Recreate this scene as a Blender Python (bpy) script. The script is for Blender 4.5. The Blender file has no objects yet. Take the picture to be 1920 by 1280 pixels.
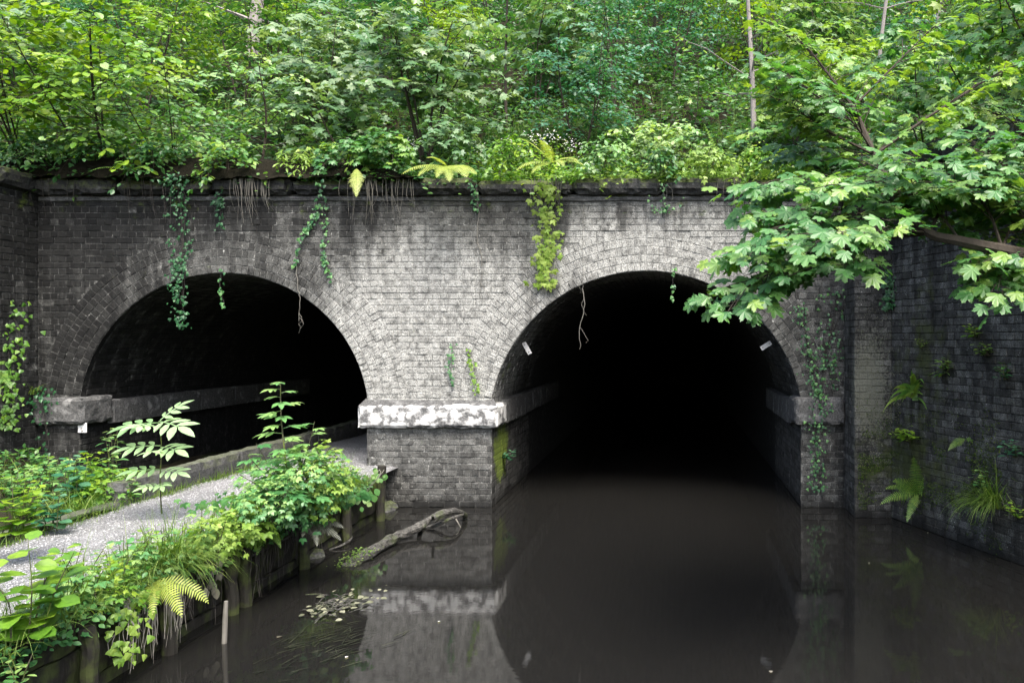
import bpy, math, random
import numpy as np
from mathutils import Vector, Matrix, noise as mnoise

# ------------------------------------------------------------------ camera, sky, sun, exposure
F, DC, HC, CX, CY = 1500.0, 11.36, 2.39, 1262.0, 635.0     # focal (px of a 1920 frame), distance and height of the eye
S = F / DC                                                # px per metre on the portal face (y = 0); water is z = 0
scene = bpy.context.scene
COL = scene.collection
cam = bpy.data.cameras.new('camera'); cam_o = bpy.data.objects.new('camera', cam); COL.objects.link(cam_o)
cam.sensor_width = 36.0; cam.lens = F / 1920 * 36
cam.shift_x = (960 - CX) / 1920; cam.shift_y = -(640 - CY) / 1920
cam.clip_start = 0.05; cam.clip_end = 500
cam_o.location = (0, -DC, HC); cam_o.rotation_euler = (math.radians(90), 0, 0)
scene.camera = cam_o
SUN_EL, SUN_AZ = math.radians(58), math.radians(156)       # azimuth clockwise from +Y (the portal looks towards -Y)
w = bpy.data.worlds.new('World'); scene.world = w; w.use_nodes = True
nt = w.node_tree; bg = nt.nodes['Background']
sky = nt.nodes.new('ShaderNodeTexSky'); sky.sky_type = 'NISHITA'; sky.sun_disc = False
sky.sun_elevation = SUN_EL; sky.sun_rotation = SUN_AZ; sky.air_density = 1.0; sky.dust_density = 4.0; sky.ozone_density = 1.0
nt.links.new(sky.outputs[0], bg.inputs[0]); bg.inputs[1].default_value = 0.14
sun = bpy.data.lights.new('sun', 'SUN'); sun_o = bpy.data.objects.new('sun', sun); COL.objects.link(sun_o)
sun.energy = 2.0; sun.angle = math.radians(28); sun.color = (1.0, 0.96, 0.9)
sd = Vector((math.sin(SUN_AZ) * math.cos(SUN_EL), math.cos(SUN_AZ) * math.cos(SUN_EL), math.sin(SUN_EL)))
sun_o.rotation_euler = sd.to_track_quat('Z', 'Y').to_euler()
vs = scene.view_settings
vs.view_transform = 'Standard'; vs.look = 'None'; vs.gamma = 1.0; vs.use_curve_mapping = False; vs.exposure = 2.02
cy = scene.cycles
cy.use_denoising = True
cy.max_bounces = 8; cy.diffuse_bounces = 3; cy.glossy_bounces = 3; cy.transmission_bounces = 4; cy.transparent_max_bounces = 4
cy.caustics_reflective = False; cy.caustics_refractive = False; cy.sample_clamp_indirect = 4.0
cy.use_adaptive_sampling = True; cy.adaptive_threshold = 0.015

R = random.Random(7)
def rng(seed): return random.Random(seed)

# ------------------------------------------------------------------ pixel -> place
def P(px, py, d):      # point at distance d along the view axis
    return Vector(((px - CX) * d / F, d - DC, HC + (CY - py) * d / F))
def G(px, py, z):      # point of a level surface at height z
    return P(px, py, F * (HC - z) / (py - CY))
def WX(px): return (px - CX) / S
def WZ(py): return HC + (CY - py) / S

# ------------------------------------------------------------------ mesh helpers
def np_mesh(name, V, T, tint=None, smooth=False):
    V = np.asarray(V, dtype=np.float32); T = np.asarray(T, dtype=np.int32)
    me = bpy.data.meshes.new(name)
    k = T.shape[1]
    me.vertices.add(len(V)); me.vertices.foreach_set('co', V.ravel())
    me.loops.add(T.size); me.loops.foreach_set('vertex_index', T.ravel())
    me.polygons.add(len(T)); me.polygons.foreach_set('loop_start', np.arange(0, T.size, k, dtype=np.int32))
    me.polygons.foreach_set('use_smooth', np.full(len(T), smooth))
    if tint is not None:
        a = me.attributes.new('tint', 'FLOAT', 'POINT'); a.data.foreach_set('value', np.asarray(tint, dtype=np.float32))
    me.update(calc_edges=True)
    return me
def link(name, me, mat=None, parent=None, kind=None):
    o = bpy.data.objects.new(name, me); COL.objects.link(o)
    if mat is not None and me is not None and not me.materials: me.materials.append(mat)
    if parent is not None:
        o.parent = parent
        o.matrix_parent_inverse = parent_inv(parent)
    if kind: o['kind'] = kind
    return o
def parent_inv(p):
    # parents are placed by location only and never parented to moved things, so the inverse is a translation
    t = Vector((0, 0, 0))
    while p is not None:
        t += p.location; p = p.parent if False else None
    return Matrix.Translation(-t)
def poly(name, V, Fc, mat, parent=None, kind=None, smooth=False):
    me = bpy.data.meshes.new(name); me.from_pydata([tuple(v) for v in V], [], Fc); me.update()
    if smooth: me.polygons.foreach_set('use_smooth', [True] * len(me.polygons))
    return link(name, me, mat, parent, kind)
def thing(name, label, cat, loc, group=None):
    o = bpy.data.objects.new(name, None); COL.objects.link(o); o.location = loc; o.empty_display_size = .1
    return tag(o, label, cat, group)
def tag(o, label, cat, group=None):
    o['label'] = label; o['category'] = cat
    if group: o['group'] = group
    return o
class Tris:
    def __init__(s): s.V = []; s.T = []; s.C = []; s.n = 0
    def add(s, V, T, tint=.5):
        V = np.asarray(V, dtype=np.float32).reshape(-1, 3); T = np.asarray(T, dtype=np.int32)
        s.V.append(V); s.T.append(T + s.n); s.n += len(V)
        s.C.append(np.full(len(V), tint, dtype=np.float32) if np.isscalar(tint) else np.asarray(tint, dtype=np.float32))
    def tube(s, pts, rad, sides=5, tint=.5, wob=0, rg=R):
        pts = [Vector(p) for p in pts]; n = len(pts); V = []
        for i, p in enumerate(pts):
            d = (pts[min(i + 1, n - 1)] - pts[max(i - 1, 0)]).normalized()
            a = d.cross(Vector((0.31, 0.17, 1)) if abs(d.z) < .95 else Vector((1, 0, 0.2))).normalized(); b = d.cross(a)
            for k in range(sides):
                t = 2 * math.pi * k / sides; r = rad[i] * (1 + (rg.uniform(-wob, wob) if wob else 0))
                V.append(p + a * (math.cos(t) * r) + b * (math.sin(t) * r))
        T = []
        for i in range(n - 1):
            for k in range(sides):
                a0 = i * sides + k; a1 = i * sides + (k + 1) % sides
                T += [(a0, a1, a1 + sides), (a0, a1 + sides, a0 + sides)]
        V += [pts[0], pts[-1]]; m = len(V)
        for k in range(sides):
            T.append((m - 2, (k + 1) % sides, k)); T.append((m - 1, (n - 1) * sides + k, (n - 1) * sides + (k + 1) % sides))
        s.add([tuple(v) for v in V], T, tint)
    def build(s, name, mat, parent=None, kind=None, smooth=False):
        return link(name, np_mesh(name, np.concatenate(s.V), np.concatenate(s.T), np.concatenate(s.C), smooth), mat, parent, kind)
def spline(pts, n=4):
    pts = [Vector(p) for p in pts]; out = []
    for i in range(len(pts) - 1):
        p0 = pts[max(i - 1, 0)]; p1 = pts[i]; p2 = pts[i + 1]; p3 = pts[min(i + 2, len(pts) - 1)]
        for k in range(n):
            t = k / n
            out.append(.5 * (2 * p1 + (p2 - p0) * t + (2 * p0 - 5 * p1 + 4 * p2 - p3) * t * t + (3 * p1 - p0 - 3 * p2 + p3) * t ** 3))
    return out + [pts[-1]]
def lin(a, b, n): return [a + (b - a) * i / (n - 1) for i in range(n)]
def fbm(p, sc=1.0, o=4): return mnoise.fractal(Vector(p) * sc, 1.0, 2.0, o)
def rough_box(name, lo, hi, mat, parent=None, seg=.06, amp=.008, sc=6, seed=0, chip=.02, kind=None):
    """stone block: gridded box, corners rounded off, faces and arrises worn by noise"""
    lo = Vector(lo); hi = Vector(hi); V = []; Fc = []; idx = {}
    n = [max(2, min(40, int(round((hi[i] - lo[i]) / seg)))) for i in range(3)]
    def vid(i, j, k):
        if (i, j, k) not in idx:
            p = Vector((lo[0] + (hi[0] - lo[0]) * i / n[0], lo[1] + (hi[1] - lo[1]) * j / n[1], lo[2] + (hi[2] - lo[2]) * k / n[2]))
            c = (lo + hi) / 2; e = sum((q in (0, m)) for q, m in ((i, n[0]), (j, n[1]), (k, n[2])))
            q = p + Vector((seed * 3.1, seed * 1.7, seed))
            nrm = Vector([(-1 if (i, j, k)[a] == 0 else 1 if (i, j, k)[a] == n[a] else 0) for a in range(3)])
            p = p + nrm * (fbm(q, sc) * amp)
            if e >= 2: p = p - nrm * (chip * (.35 + .65 * max(0, fbm(q, 9) + .45)))
            idx[(i, j, k)] = len(V); V.append(p)
        return idx[(i, j, k)]
    for a in range(3):
        b, c = (a + 1) % 3, (a + 2) % 3
        for side in (0, n[a]):
            for u in range(n[b]):
                for v in range(n[c]):
                    q = []
                    for du, dv in ((0, 0), (1, 0), (1, 1), (0, 1)):
                        t = [0, 0, 0]; t[a] = side; t[b] = u + du; t[c] = v + dv; q.append(vid(*t))
                    Fc.append(q if side else q[::-1])
    return poly(name, V, Fc, mat, parent, kind)

# ------------------------------------------------------------------ materials
class N:
    """small node builder"""
    def __init__(s, name):
        s.m = bpy.data.materials.new(name); s.m.use_nodes = True; s.t = s.m.node_tree; s.t.nodes.clear()
        s.out = s.t.nodes.new('ShaderNodeOutputMaterial'); s._pos = None
    def new(s, ty, **kw):
        n = s.t.nodes.new(ty)
        for k, v in kw.items(): setattr(n, k, v)
        return n
    def set(s, sock, v):
        if hasattr(v, 'is_output'): s.t.links.new(v, sock)
        elif isinstance(v, (tuple, list)): sock.default_value = tuple(v) + ((1,) if len(v) == 3 and sock.type == 'RGBA' else ())
        else: sock.default_value = v
    def pos(s):
        if s._pos is None: s._pos = s.new('ShaderNodeNewGeometry').outputs['Position']
        return s._pos
    def math(s, op, a, b=0.0, c=0.0, clamp=False):
        n = s.new('ShaderNodeMath', operation=op, use_clamp=clamp)
        s.set(n.inputs[0], a); s.set(n.inputs[1], b); s.set(n.inputs[2], c); return n.outputs[0]
    def vmath(s, op, a, b):
        n = s.new('ShaderNodeVectorMath', operation=op); s.set(n.inputs[0], a); s.set(n.inputs[1], b)
        return n.outputs['Value'] if op in ('LENGTH', 'DISTANCE', 'DOT_PRODUCT') else n.outputs[0]
    def noise(s, scale=1.0, detail=4, rough=.55, vec=None, stretch=None, off=0):
        n = s.new('ShaderNodeTexNoise'); v = vec if vec is not None else s.pos()
        if stretch: v = s.vmath('MULTIPLY', v, stretch)
        if off: v = s.vmath('ADD', v, (off, off * .7, off * 1.3))
        s.set(n.inputs['Vector'], v); n.inputs['Scale'].default_value = scale; n.inputs['Detail'].default_value = detail; n.inputs['Roughness'].default_value = rough
        return n.outputs['Fac']
    def ramp(s, v, lo, hi, a=0.0, b=1.0):
        n = s.new('ShaderNodeMapRange', interpolation_type='SMOOTHSTEP'); s.set(n.inputs[0], v)
        for i, q in ((1, lo), (2, hi), (3, a), (4, b)): s.set(n.inputs[i], q)
        return n.outputs[0]
    def mix(s, f, a, b, mode='MIX'):
        n = s.new('ShaderNodeMix', data_type='RGBA', blend_type=mode); s.set(n.inputs[0], f); s.set(n.inputs[6], a); s.set(n.inputs[7], b)
        return n.outputs[2]
    def blob(s, c, r):          # 1 at the centre of an ellipsoid, 0 on its surface
        q = s.vmath('DIVIDE', s.vmath('SUBTRACT', s.pos(), c), r)
        return s.math('SUBTRACT', 1.0, s.vmath('LENGTH', q, (0, 0, 0)), clamp=True)
    def attr(s, name='tint'):
        return s.new('ShaderNodeAttribute', attribute_name=name).outputs['Fac']
    def sep(s, i):
        n = s.new('ShaderNodeSeparateXYZ'); s.set(n.inputs[0], s.pos()); return n.outputs[i]
    def bump(s, h, strength=.4, dist=.01):
        n = s.new('ShaderNodeBump'); s.set(n.inputs['Height'], h); n.inputs['Strength'].default_value = strength; n.inputs['Distance'].default_value = dist
        return n.outputs[0]
    def bsdf(s, col, rough=.8, spec=.3, nrm=None, **kw):
        n = s.new('ShaderNodeBsdfPrincipled'); s.set(n.inputs['Base Color'], col); s.set(n.inputs['Roughness'], rough); s.set(n.inputs['Specular IOR Level'], spec)
        if nrm is not None: s.set(n.inputs['Normal'], nrm)
        for k, v in kw.items(): s.set(n.inputs[k], v)
        return n.outputs[0]
    def done(s, sh): s.t.links.new(sh, s.out.inputs[0]); return s.m

YB_ = -.66
def masonry(name, lo, hi, mortar=False):
    """engineering brick or mortar with lime bloom, soot runs, damp and moss as stains of the whole wall, plus painted overhang shade (world space)"""
    n = N(name)
    fine = n.noise(70, 3, .6); mid = n.noise(9, 5, .6); big = n.noise(.9, 5, .6, off=3)
    streak = n.noise(1, 5, .6, stretch=(5.5, 5.5, .55))
    if mortar: v = n.math('ADD', n.ramp(mid, .25, .75, lo, hi), n.ramp(n.noise(13, 4, .65, off=9), .54, .68, 0.0, hi * 2.2))
    else: v = n.math('ADD', lo, n.math('MULTIPLY', n.attr(), hi - lo))
    v = n.math('MULTIPLY', v, n.ramp(fine, .28, .72, .4, 1.6))
    v = n.math('MULTIPLY', v, n.ramp(mid, .3, .7, .6, 1.4))
    z = n.sep(2); x = n.sep(0); y = n.sep(1)
    # lime bloom: around the pier head, over the canal arch, odd flecks elsewhere
    b = n.math('MULTIPLY', n.blob((WX(810), 0, WZ(650)), (2.6, 3, 2.3)), 1.5)
    b = n.math('MAXIMUM', b, n.math('MULTIPLY', n.blob((WX(1260), 0, WZ(440)), (2.9, 3, 1.3)), 1.3))
    b = n.math('MAXIMUM', b, n.math('MULTIPLY', n.blob((WX(330), 0, WZ(480)), (1.6, 3, .8)), .45))
    b = n.math('MAXIMUM', b, n.math('MULTIPLY', n.blob((WX(757), 0, WZ(500)), (.2, .6, .42)), 2.2))
    b = n.math('ADD', b, n.math('MULTIPLY', n.math('SUBTRACT', streak, .5), 1.5))
    b = n.math('ADD', b, n.math('MULTIPLY', n.math('SUBTRACT', big, .5), .9))
    bl = n.math('MULTIPLY', n.ramp(b, .15, .85), n.ramp(mid, .32, .62, .4, 1.0))
    bl = n.math('MULTIPLY', bl, n.ramp(z, 1.0, 1.5, .25, 1.0))
    bl = n.math('MAXIMUM', bl, n.math('MULTIPLY', n.ramp(n.noise(3.2, 6, .7, off=11), .66, .74), .6))
    bl = n.math('MULTIPLY', bl, n.ramp(y, .8, 2.4, 1.0, .0))
    v = n.math('ADD', n.math('MULTIPLY', v, n.math('SUBTRACT', 1.0, n.math('MULTIPLY', bl, .9))), n.math('MULTIPLY', bl, n.math('MULTIPLY', n.ramp(fine, .28, .72, .09, .42), .85 if mortar else 1.0)))
    fl = n.math('MULTIPLY', n.ramp(n.noise(26, 6, .75, off=15), .615, .68), n.ramp(big, .38, .6, .15, 1.0)); v = n.math('ADD', v, n.math('MULTIPLY', fl, .3))
    dk = n.ramp(n.noise(7, 6, .75, off=21), .56, .68, 1.0, .42); v = n.math('MULTIPLY', v, dk)
    # soot and run-off: dark curtains below the coping; dirt and painted overhang shade beyond the towpath arch
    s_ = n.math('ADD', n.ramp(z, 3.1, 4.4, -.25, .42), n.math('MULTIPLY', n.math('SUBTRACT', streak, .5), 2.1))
    s_ = n.math('ADD', s_, n.math('MULTIPLY', n.ramp(x, -8.4, -4.9, 1.0, 0.0), .95))  # dirt plus shade of the overhanging plants, painted in, fading towards the pier
    s_ = n.math('ADD', s_, n.math('MULTIPLY', n.ramp(x, 1.6, 2.5, 0.0, 1.0), .55))  # darker towards the pilaster and wing wall
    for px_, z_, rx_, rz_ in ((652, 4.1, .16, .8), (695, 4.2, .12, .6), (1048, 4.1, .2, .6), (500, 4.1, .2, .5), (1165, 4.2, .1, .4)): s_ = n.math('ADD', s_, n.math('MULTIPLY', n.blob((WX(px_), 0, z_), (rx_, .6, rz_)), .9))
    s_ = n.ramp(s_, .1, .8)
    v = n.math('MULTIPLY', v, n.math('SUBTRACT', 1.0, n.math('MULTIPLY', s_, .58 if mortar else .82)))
    v = n.math('MULTIPLY', v, n.ramp(n.math('ADD', z, n.math('MULTIPLY', mid, .15)), .08, .3, .3, 1.0))      # tide mark
    cmb = n.new('ShaderNodeCombineColor'); n.set(cmb.inputs[0], v); n.set(cmb.inputs[1], v); n.set(cmb.inputs[2], n.math('MULTIPLY', v, .93))
    # moss and algae
    mo = n.math('MULTIPLY', n.blob((WX(922), .62, .72), (.25, .75, .62)), 1.5)
    mo = n.math('MAXIMUM', mo, n.math('MULTIPLY', n.blob((WX(925) + .1, .5, 2.0), (.3, .5, .8)), .6))
    mo = n.math('MAXIMUM', mo, n.math('MULTIPLY', n.blob((3.0, -1.1, .8), (1.0, 1.5, .8)), .9))
    mo = n.math('MAXIMUM', mo, n.math('MULTIPLY', n.blob((3.1, -1.3, 2.0), (.7, 1.3, 2.2)), .62))
    mo = n.math('MAXIMUM', mo, n.math('MULTIPLY', n.blob((2.3, -.3, 1.6), (.35, .4, 1.6)), .3))
    mo = n.math('MAXIMUM', mo, n.math('MULTIPLY', n.ramp(z, 3.9, 4.35), .25))
    mo = n.math('ADD', mo, n.math('MULTIPLY', n.math('SUBTRACT', n.noise(4.5, 6, .65, off=5), .55), 1.9))
    mo = n.math('MULTIPLY', n.ramp(mo, .22, .7), .85)
    moc = n.mix(n.ramp(x, 1.2, 2.2), n.mix(n.noise(16, 3, .6, off=8), (.05, .085, .01), (.17, .22, .03)), n.mix(n.noise(26, 4, .6, off=8), (.012, .018, .005), (.06, .07, .02)))
    cr = n.math('MULTIPLY', n.ramp(n.math('ADD', n.blob((2.62, YB_, 1.75), (.55, .5, 1.5)), n.math('MULTIPLY', n.noise(34, 4, .6, off=2), 1.1)), .98, 1.3), .7)
    col = n.mix(mo, n.mix(cr, cmb.outputs[0], n.mix(fine, (.05, .055, .04), (.22, .22, .18))), moc)
    h = n.math('ADD', n.math('MULTIPLY', fine, .5), mid)
    return n.done(n.bsdf(col, .82, .25, n.bump(h, .55, .012)))
M = {}
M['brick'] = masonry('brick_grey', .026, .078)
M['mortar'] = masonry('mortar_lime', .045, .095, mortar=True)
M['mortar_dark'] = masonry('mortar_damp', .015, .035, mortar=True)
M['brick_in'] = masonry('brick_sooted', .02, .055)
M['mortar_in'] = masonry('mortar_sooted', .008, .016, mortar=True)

def stone_mat(name, base, lichen, lo, hi, moss=.0, dark=.05):
    n = N(name); v = n.new('ShaderNodeTexVoronoi'); v.feature = 'F1'; v.inputs['Scale'].default_value = 9
    n.set(v.inputs['Vector'], n.vmath('ADD', n.pos(), n.vmath('MULTIPLY', n.new('ShaderNodeTexNoise').outputs['Color'], (.16, .16, .16))))
    nz = n.noise(5.5, 6, .65); f = n.noise(45, 4, .65)
    li = n.ramp(n.math('ADD', nz, n.math('MULTIPLY', n.math('SUBTRACT', .5, v.outputs['Distance']), .28)), lo, hi)
    col = n.mix(n.ramp(f, .3, .7), (dark, dark, dark), (base, base, base * .97))
    col = n.mix(li, col, (lichen, lichen, lichen * .97)); col = n.mix(n.math('MULTIPLY', n.ramp(f, .5, .75), .5), col, (base, base, base))
    if moss:
        nn = n.new('ShaderNodeNewGeometry'); sx = n.new('ShaderNodeSeparateXYZ'); n.set(sx.inputs[0], nn.outputs['Normal'])
        mf = n.math('MULTIPLY', n.ramp(n.math('ADD', n.math('MULTIPLY', sx.outputs[2], .35), n.noise(7, 5, .65, off=4)), .5, .75), moss)
        col = n.mix(mf, col, n.mix(n.noise(20, 3), (.03, .05, .008), (.11, .13, .03)))
    return n.done(n.bsdf(col, .85, .2, n.bump(n.math('ADD', nz, n.math('MULTIPLY', f, .4)), .7, .02)))
M['impost'] = stone_mat('stone_lichened', .15, .46, .4, .56, dark=.06)
M['impost_dark'] = stone_mat('stone_weathered', .1, .2, .52, .75, dark=.035)
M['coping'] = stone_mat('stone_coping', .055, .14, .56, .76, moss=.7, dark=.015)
M['coping_dark'] = stone_mat('stone_coping_shade_tint', .03, .07, .56, .76, moss=.5, dark=.008)  # overhang shade painted into the mossy, soil-stained stone colour
M['kerb'] = stone_mat('concrete_kerb', .085, .14, .5, .8, moss=.3, dark=.035)
M['rock'] = stone_mat('rock_dark', .09, .16, .55, .8, moss=.5, dark=.03)

def leaf_mat(name, dark, mid, light, rough=.44, spec=.6, trans=.42):
    n = N(name); t = n.attr(); r = n.new('ShaderNodeValToRGB'); n.set(r.inputs[0], t)
    e = r.color_ramp.elements; e[0].position = 0; e[0].color = (*dark, 1); e[1].position = 1; e[1].color = (*light, 1); q = e.new(.5); q.color = (*mid, 1)
    col = n.mix(n.ramp(n.noise(30, 2), .3, .7, 0, .35), r.outputs[0], (dark[0] * .8, dark[1] * .8, dark[2] * .8))
    b = n.bsdf(col, rough, spec)
    tr = n.new('ShaderNodeBsdfTranslucent'); n.set(tr.inputs[0], n.mix(1.0, col, (1.25, 1.3, .5), 'MULTIPLY'))
    mx = n.new('ShaderNodeMixShader'); mx.inputs[0].default_value = trans; n.t.links.new(b, mx.inputs[1]); n.t.links.new(tr.outputs[0], mx.inputs[2])
    return n.done(mx.outputs[0])
L = {
 'hazel':  leaf_mat('leaf_hazel', (.045, .13, .012), (.12, .26, .02), (.27, .38, .03)),
 'maple':  leaf_mat('leaf_sycamore', (.03, .12, .028), (.085, .22, .055), (.25, .36, .05)),
 'maple_b':leaf_mat('leaf_grey_maple', (.05, .13, .045), (.12, .23, .1), (.25, .33, .17)),
 'teal':   leaf_mat('leaf_bluish', (.015, .085, .042), (.038, .16, .08), (.12, .26, .14)),
 'pale':   leaf_mat('leaf_pale_glossy', (.06, .18, .045), (.16, .31, .09), (.34, .45, .18), .36, .6),
 'wood':   leaf_mat('leaf_woodland', (.018, .072, .018), (.05, .155, .038), (.15, .26, .05)),
 'fern':   leaf_mat('leaf_fern', (.045, .13, .02), (.12, .24, .04), (.25, .35, .07)),
 'fern_y': leaf_mat('leaf_fern_yellow', (.2, .28, .04), (.34, .41, .08), (.45, .5, .14)),
 'fern_w': leaf_mat('leaf_fern_bleached', (.08, .09, .07), (.15, .16, .135), (.24, .25, .21)),
 'ivy':    leaf_mat('leaf_ivy', (.01, .055, .018), (.028, .11, .035), (.1, .24, .06), .45, .4, .2),
 'ivy_y':  leaf_mat('leaf_ivy_yellow', (.1, .2, .025), (.2, .32, .05), (.33, .43, .1), .45, .4),
 'elder':  leaf_mat('leaf_elder', (.04, .15, .045), (.11, .28, .085), (.32, .46, .14)),
 'ash':    leaf_mat('leaf_ash', (.13, .25, .1), (.27, .41, .2), (.42, .55, .33), .4, .6),
 'grass':  leaf_mat('leaf_grass', (.04, .1, .014), (.12, .21, .035), (.26, .33, .09), .5, .3),
 'straw':  leaf_mat('leaf_dead', (.08, .075, .055), (.16, .15, .115), (.3, .29, .24), .7, .15, .15),
 'crust':  leaf_mat('leaf_lichen_crust', (.05, .055, .035), (.11, .115, .075), (.2, .2, .14), .8, .1, .0),
 'moss':   leaf_mat('leaf_moss', (.012, .026, .004), (.035, .06, .01), (.08, .11, .02), .8, .1, .1),
 'silt':   leaf_mat('leaf_drowned', (.008, .01, .005), (.02, .024, .012), (.05, .055, .03), .6, .2, .1),
 'flower': leaf_mat('petal_white', (.5, .48, .5), (.68, .66, .68), (.8, .78, .8), .6, .2),
}
def bark_mat(name, a, b, moss=0.0):
    n = N(name); z = n.noise(1, 5, .6, stretch=(40, 40, 8)); m = n.noise(6, 4)
    col = n.mix(z, a, b)
    if moss: col = n.mix(n.math('MULTIPLY', n.ramp(m, .45, .62), moss), col, n.mix(n.noise(25, 3), (.04, .07, .01), (.16, .2, .04)))
    return n.done(n.bsdf(col, .85, .15, n.bump(z, .7, .01)))
M['bark'] = bark_mat('bark_dark', (.018, .014, .01), (.06, .05, .04))
M['bark_pale'] = bark_mat('bark_pale', (.1, .09, .085), (.3, .27, .25))
M['timber'] = bark_mat('timber_wet', (.008, .0075, .006), (.04, .037, .031), .3)
M['timber_moss'] = bark_mat('timber_mossy', (.03, .03, .018), (.09, .085, .055), .9)
n = N('log_weathered'); f = n.noise(28, 6, .7); g = n.noise(5, 4, .6)
M['log'] = n.done(n.bsdf(n.mix(n.math('MULTIPLY', n.ramp(g, .52, .66), .5), n.mix(n.ramp(f, .3, .7), (.012, .0115, .010), (.13, .126, .115)), (.05, .07, .015)), .85, .15, n.bump(f, 1.0, .03)))
M['root'] = bark_mat('root_dry', (.07, .065, .055), (.22, .21, .185))
M['root_dark'] = bark_mat('root_damp', (.015, .013, .011), (.06, .055, .05))
n = N('soil_leaf_litter'); f = n.noise(12, 6, .7); g = n.noise(1.4, 5, .6)
M['soil'] = n.done(n.bsdf(n.mix(n.ramp(g, .4, .65), n.mix(f, (.006, .005, .003), (.03, .025, .016)), n.mix(f, (.01, .026, .006), (.035, .07, .015))), .95, .1, n.bump(f, .8, .05)))
n = N('soil_bare'); f = n.noise(14, 6, .7)
M['soil_dark'] = n.done(n.bsdf(n.mix(f, (.003, .0028, .002), (.02, .018, .012)), .95, .05, n.bump(f, .9, .06)))  # extra dark: shade under the hazels painted into the earth
n = N('gravel_grey'); v = n.new('ShaderNodeTexVoronoi'); v.inputs['Scale'].default_value = 85; n.set(v.inputs['Vector'], n.pos())
f = n.noise(2.2, 5, .6); h = n.noise(90, 3, .6); cs = n.new('ShaderNodeSeparateColor'); n.set(cs.inputs[0], v.outputs['Color'])
k = n.math('MULTIPLY', n.ramp(cs.outputs[0], 0, 1, .26, .38), n.ramp(f, .3, .7, .75, 1.1)); k = n.math('MULTIPLY', k, n.ramp(v.outputs['Distance'], .25, .7, 1.0, .45))
cmb = n.new('ShaderNodeCombineColor'); n.set(cmb.inputs[0], k); n.set(cmb.inputs[1], k); n.set(cmb.inputs[2], k)
M['gravel'] = n.done(n.bsdf(cmb.outputs[0], .9, .2, n.bump(n.math('SUBTRACT', h, v.outputs['Distance']), .9, .02)))
n = N('pebble_grey'); k = n.math('ADD', .2, n.math('MULTIPLY', n.attr(), .2)); cmb = n.new('ShaderNodeCombineColor')
for i in range(3): n.set(cmb.inputs[i], k)
M['pebble'] = n.done(n.bsdf(cmb.outputs[0], .85, .2))
n = N('canal_water'); rp = n.noise(1.0, 4, .6, stretch=(9, 16, 1)); sw = n.noise(1.0, 2, .5, stretch=(1.2, 2.0, 1))
M['water'] = n.done(n.bsdf(n.mix(n.noise(.8, 3), (.0082, .0080, .0073), (.0100, .0097, .0089)), .012, .5, n.bump(n.math('ADD', n.math('MULTIPLY', rp, .5), n.math('MULTIPLY', sw, .6)), 0.03, .02), IOR=1.42))
n = N('metal_zinc'); f = n.noise(30, 4, .6)
M['zinc'] = n.done(n.bsdf(n.mix(f, (.25, .25, .24), (.5, .5, .49)), .55, .5, Metallic=.35))
n = N('plate_white'); f = n.noise(24, 4, .6)
M['plate'] = n.done(n.bsdf(n.mix(n.ramp(f, .5, .7), (.62, .62, .6), (.25, .24, .22)), .5, .4))

# ------------------------------------------------------------------ ground, water, banks
def grid(name, xs, ys, zf, mat, kind='structure', smooth=True):
    V = [(x, y, zf(x, y)) for y in ys for x in xs]; nx = len(xs)
    Fc = [(j * nx + i, j * nx + i + 1, (j + 1) * nx + i + 1, (j + 1) * nx + i) for j in range(len(ys) - 1) for i in range(nx - 1)]
    return poly(name, V, Fc, mat, None, kind, smooth)
def rangef(a, b, st): return list(np.linspace(a, b, max(2, int(round((b - a) / st)) + 1)))
def hill(x, y):
    t = max(0.0, y - .75)
    z = 4.6 + .68 * t + .35 * fbm((x, y, 0), .35) * min(1, t + .25)
    return z
grid('hillside', rangef(-30, 30, .4), rangef(.5, 40, .4), hill, M['soil'])
XK, XE, ZP = -5.95, -3.9, .6          # kerb line, canal edge of the path, path level
X_PL, X_PR = WX(688), WX(922)         # pier flanks
X_LW, X_RW = WX(150), WX(1502)        # outer flanks of the two tunnels
YB = -.66                             # face of the end pilasters
X_QR = 2.43; X_WR = 2.925; X_QL = WX(72)
WDIR = Vector((.585, -1.74, 0)).normalized()
def wing_x(y): return X_WR + (YB - y) * .585 / 1.74
water = grid('canal_water', [XE - .3, X_PR, -1, 0, X_RW + .4, 7.5], [-16, -8, -4, -2, 0, 2, 6, 12, 30], lambda x, y: 0.0, M['water'])
grid('canal_bed', [XE - .5, 7], [-16, 30], lambda x, y: -1.2, M['soil'])
grid('towpath', rangef(XK - .02, XE, .12), rangef(-11.2, 14, .12), lambda x, y: ZP - .02 + .025 * fbm((x, y, 3), 1.3) - .05 * max(0, (abs(x - (XK + XE) / 2) - .8)) , M['gravel'])
grid('verge', rangef(-9.4, XK + .04, .2), rangef(-11.2, 14, .25), lambda x, y: .5 + .1 * fbm((x, y, 5), .8) + (.08 if y < -.3 else -.2) + max(0, -8.3 - x) * .35 * (1 if y < 0 else 0), M['soil'])
# banks beside the cutting, level with the parapet and rising away from the canal
bx = [0, .35, 1, 2, 4, 8, 16, 30]
def bank(name, xf, sgn):
    ys = rangef(-16, .5, .6); V = [(xf(y) + sgn * b, y, 4.55 + .55 * b * (b > .3) + .2 * fbm((b, y, 9), .5)) for y in ys for b in bx]; nb = len(bx)
    Fc = [(j * nb + i, j * nb + i + 1, (j + 1) * nb + i + 1, (j + 1) * nb + i)[::sgn] for j in range(len(ys) - 1) for i in range(nb - 1)]
    poly(name, V, Fc, M['soil'], None, 'structure', True)
bank('canal_bank', lambda y: (wing_x(y) if y < YB else X_WR) + .2, 1)
bank('towpath_bank', lambda y: min(X_QL - .02, X_QL - (YB - y) * .25) - .3 if y < YB else X_QL - .3, -1)

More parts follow.
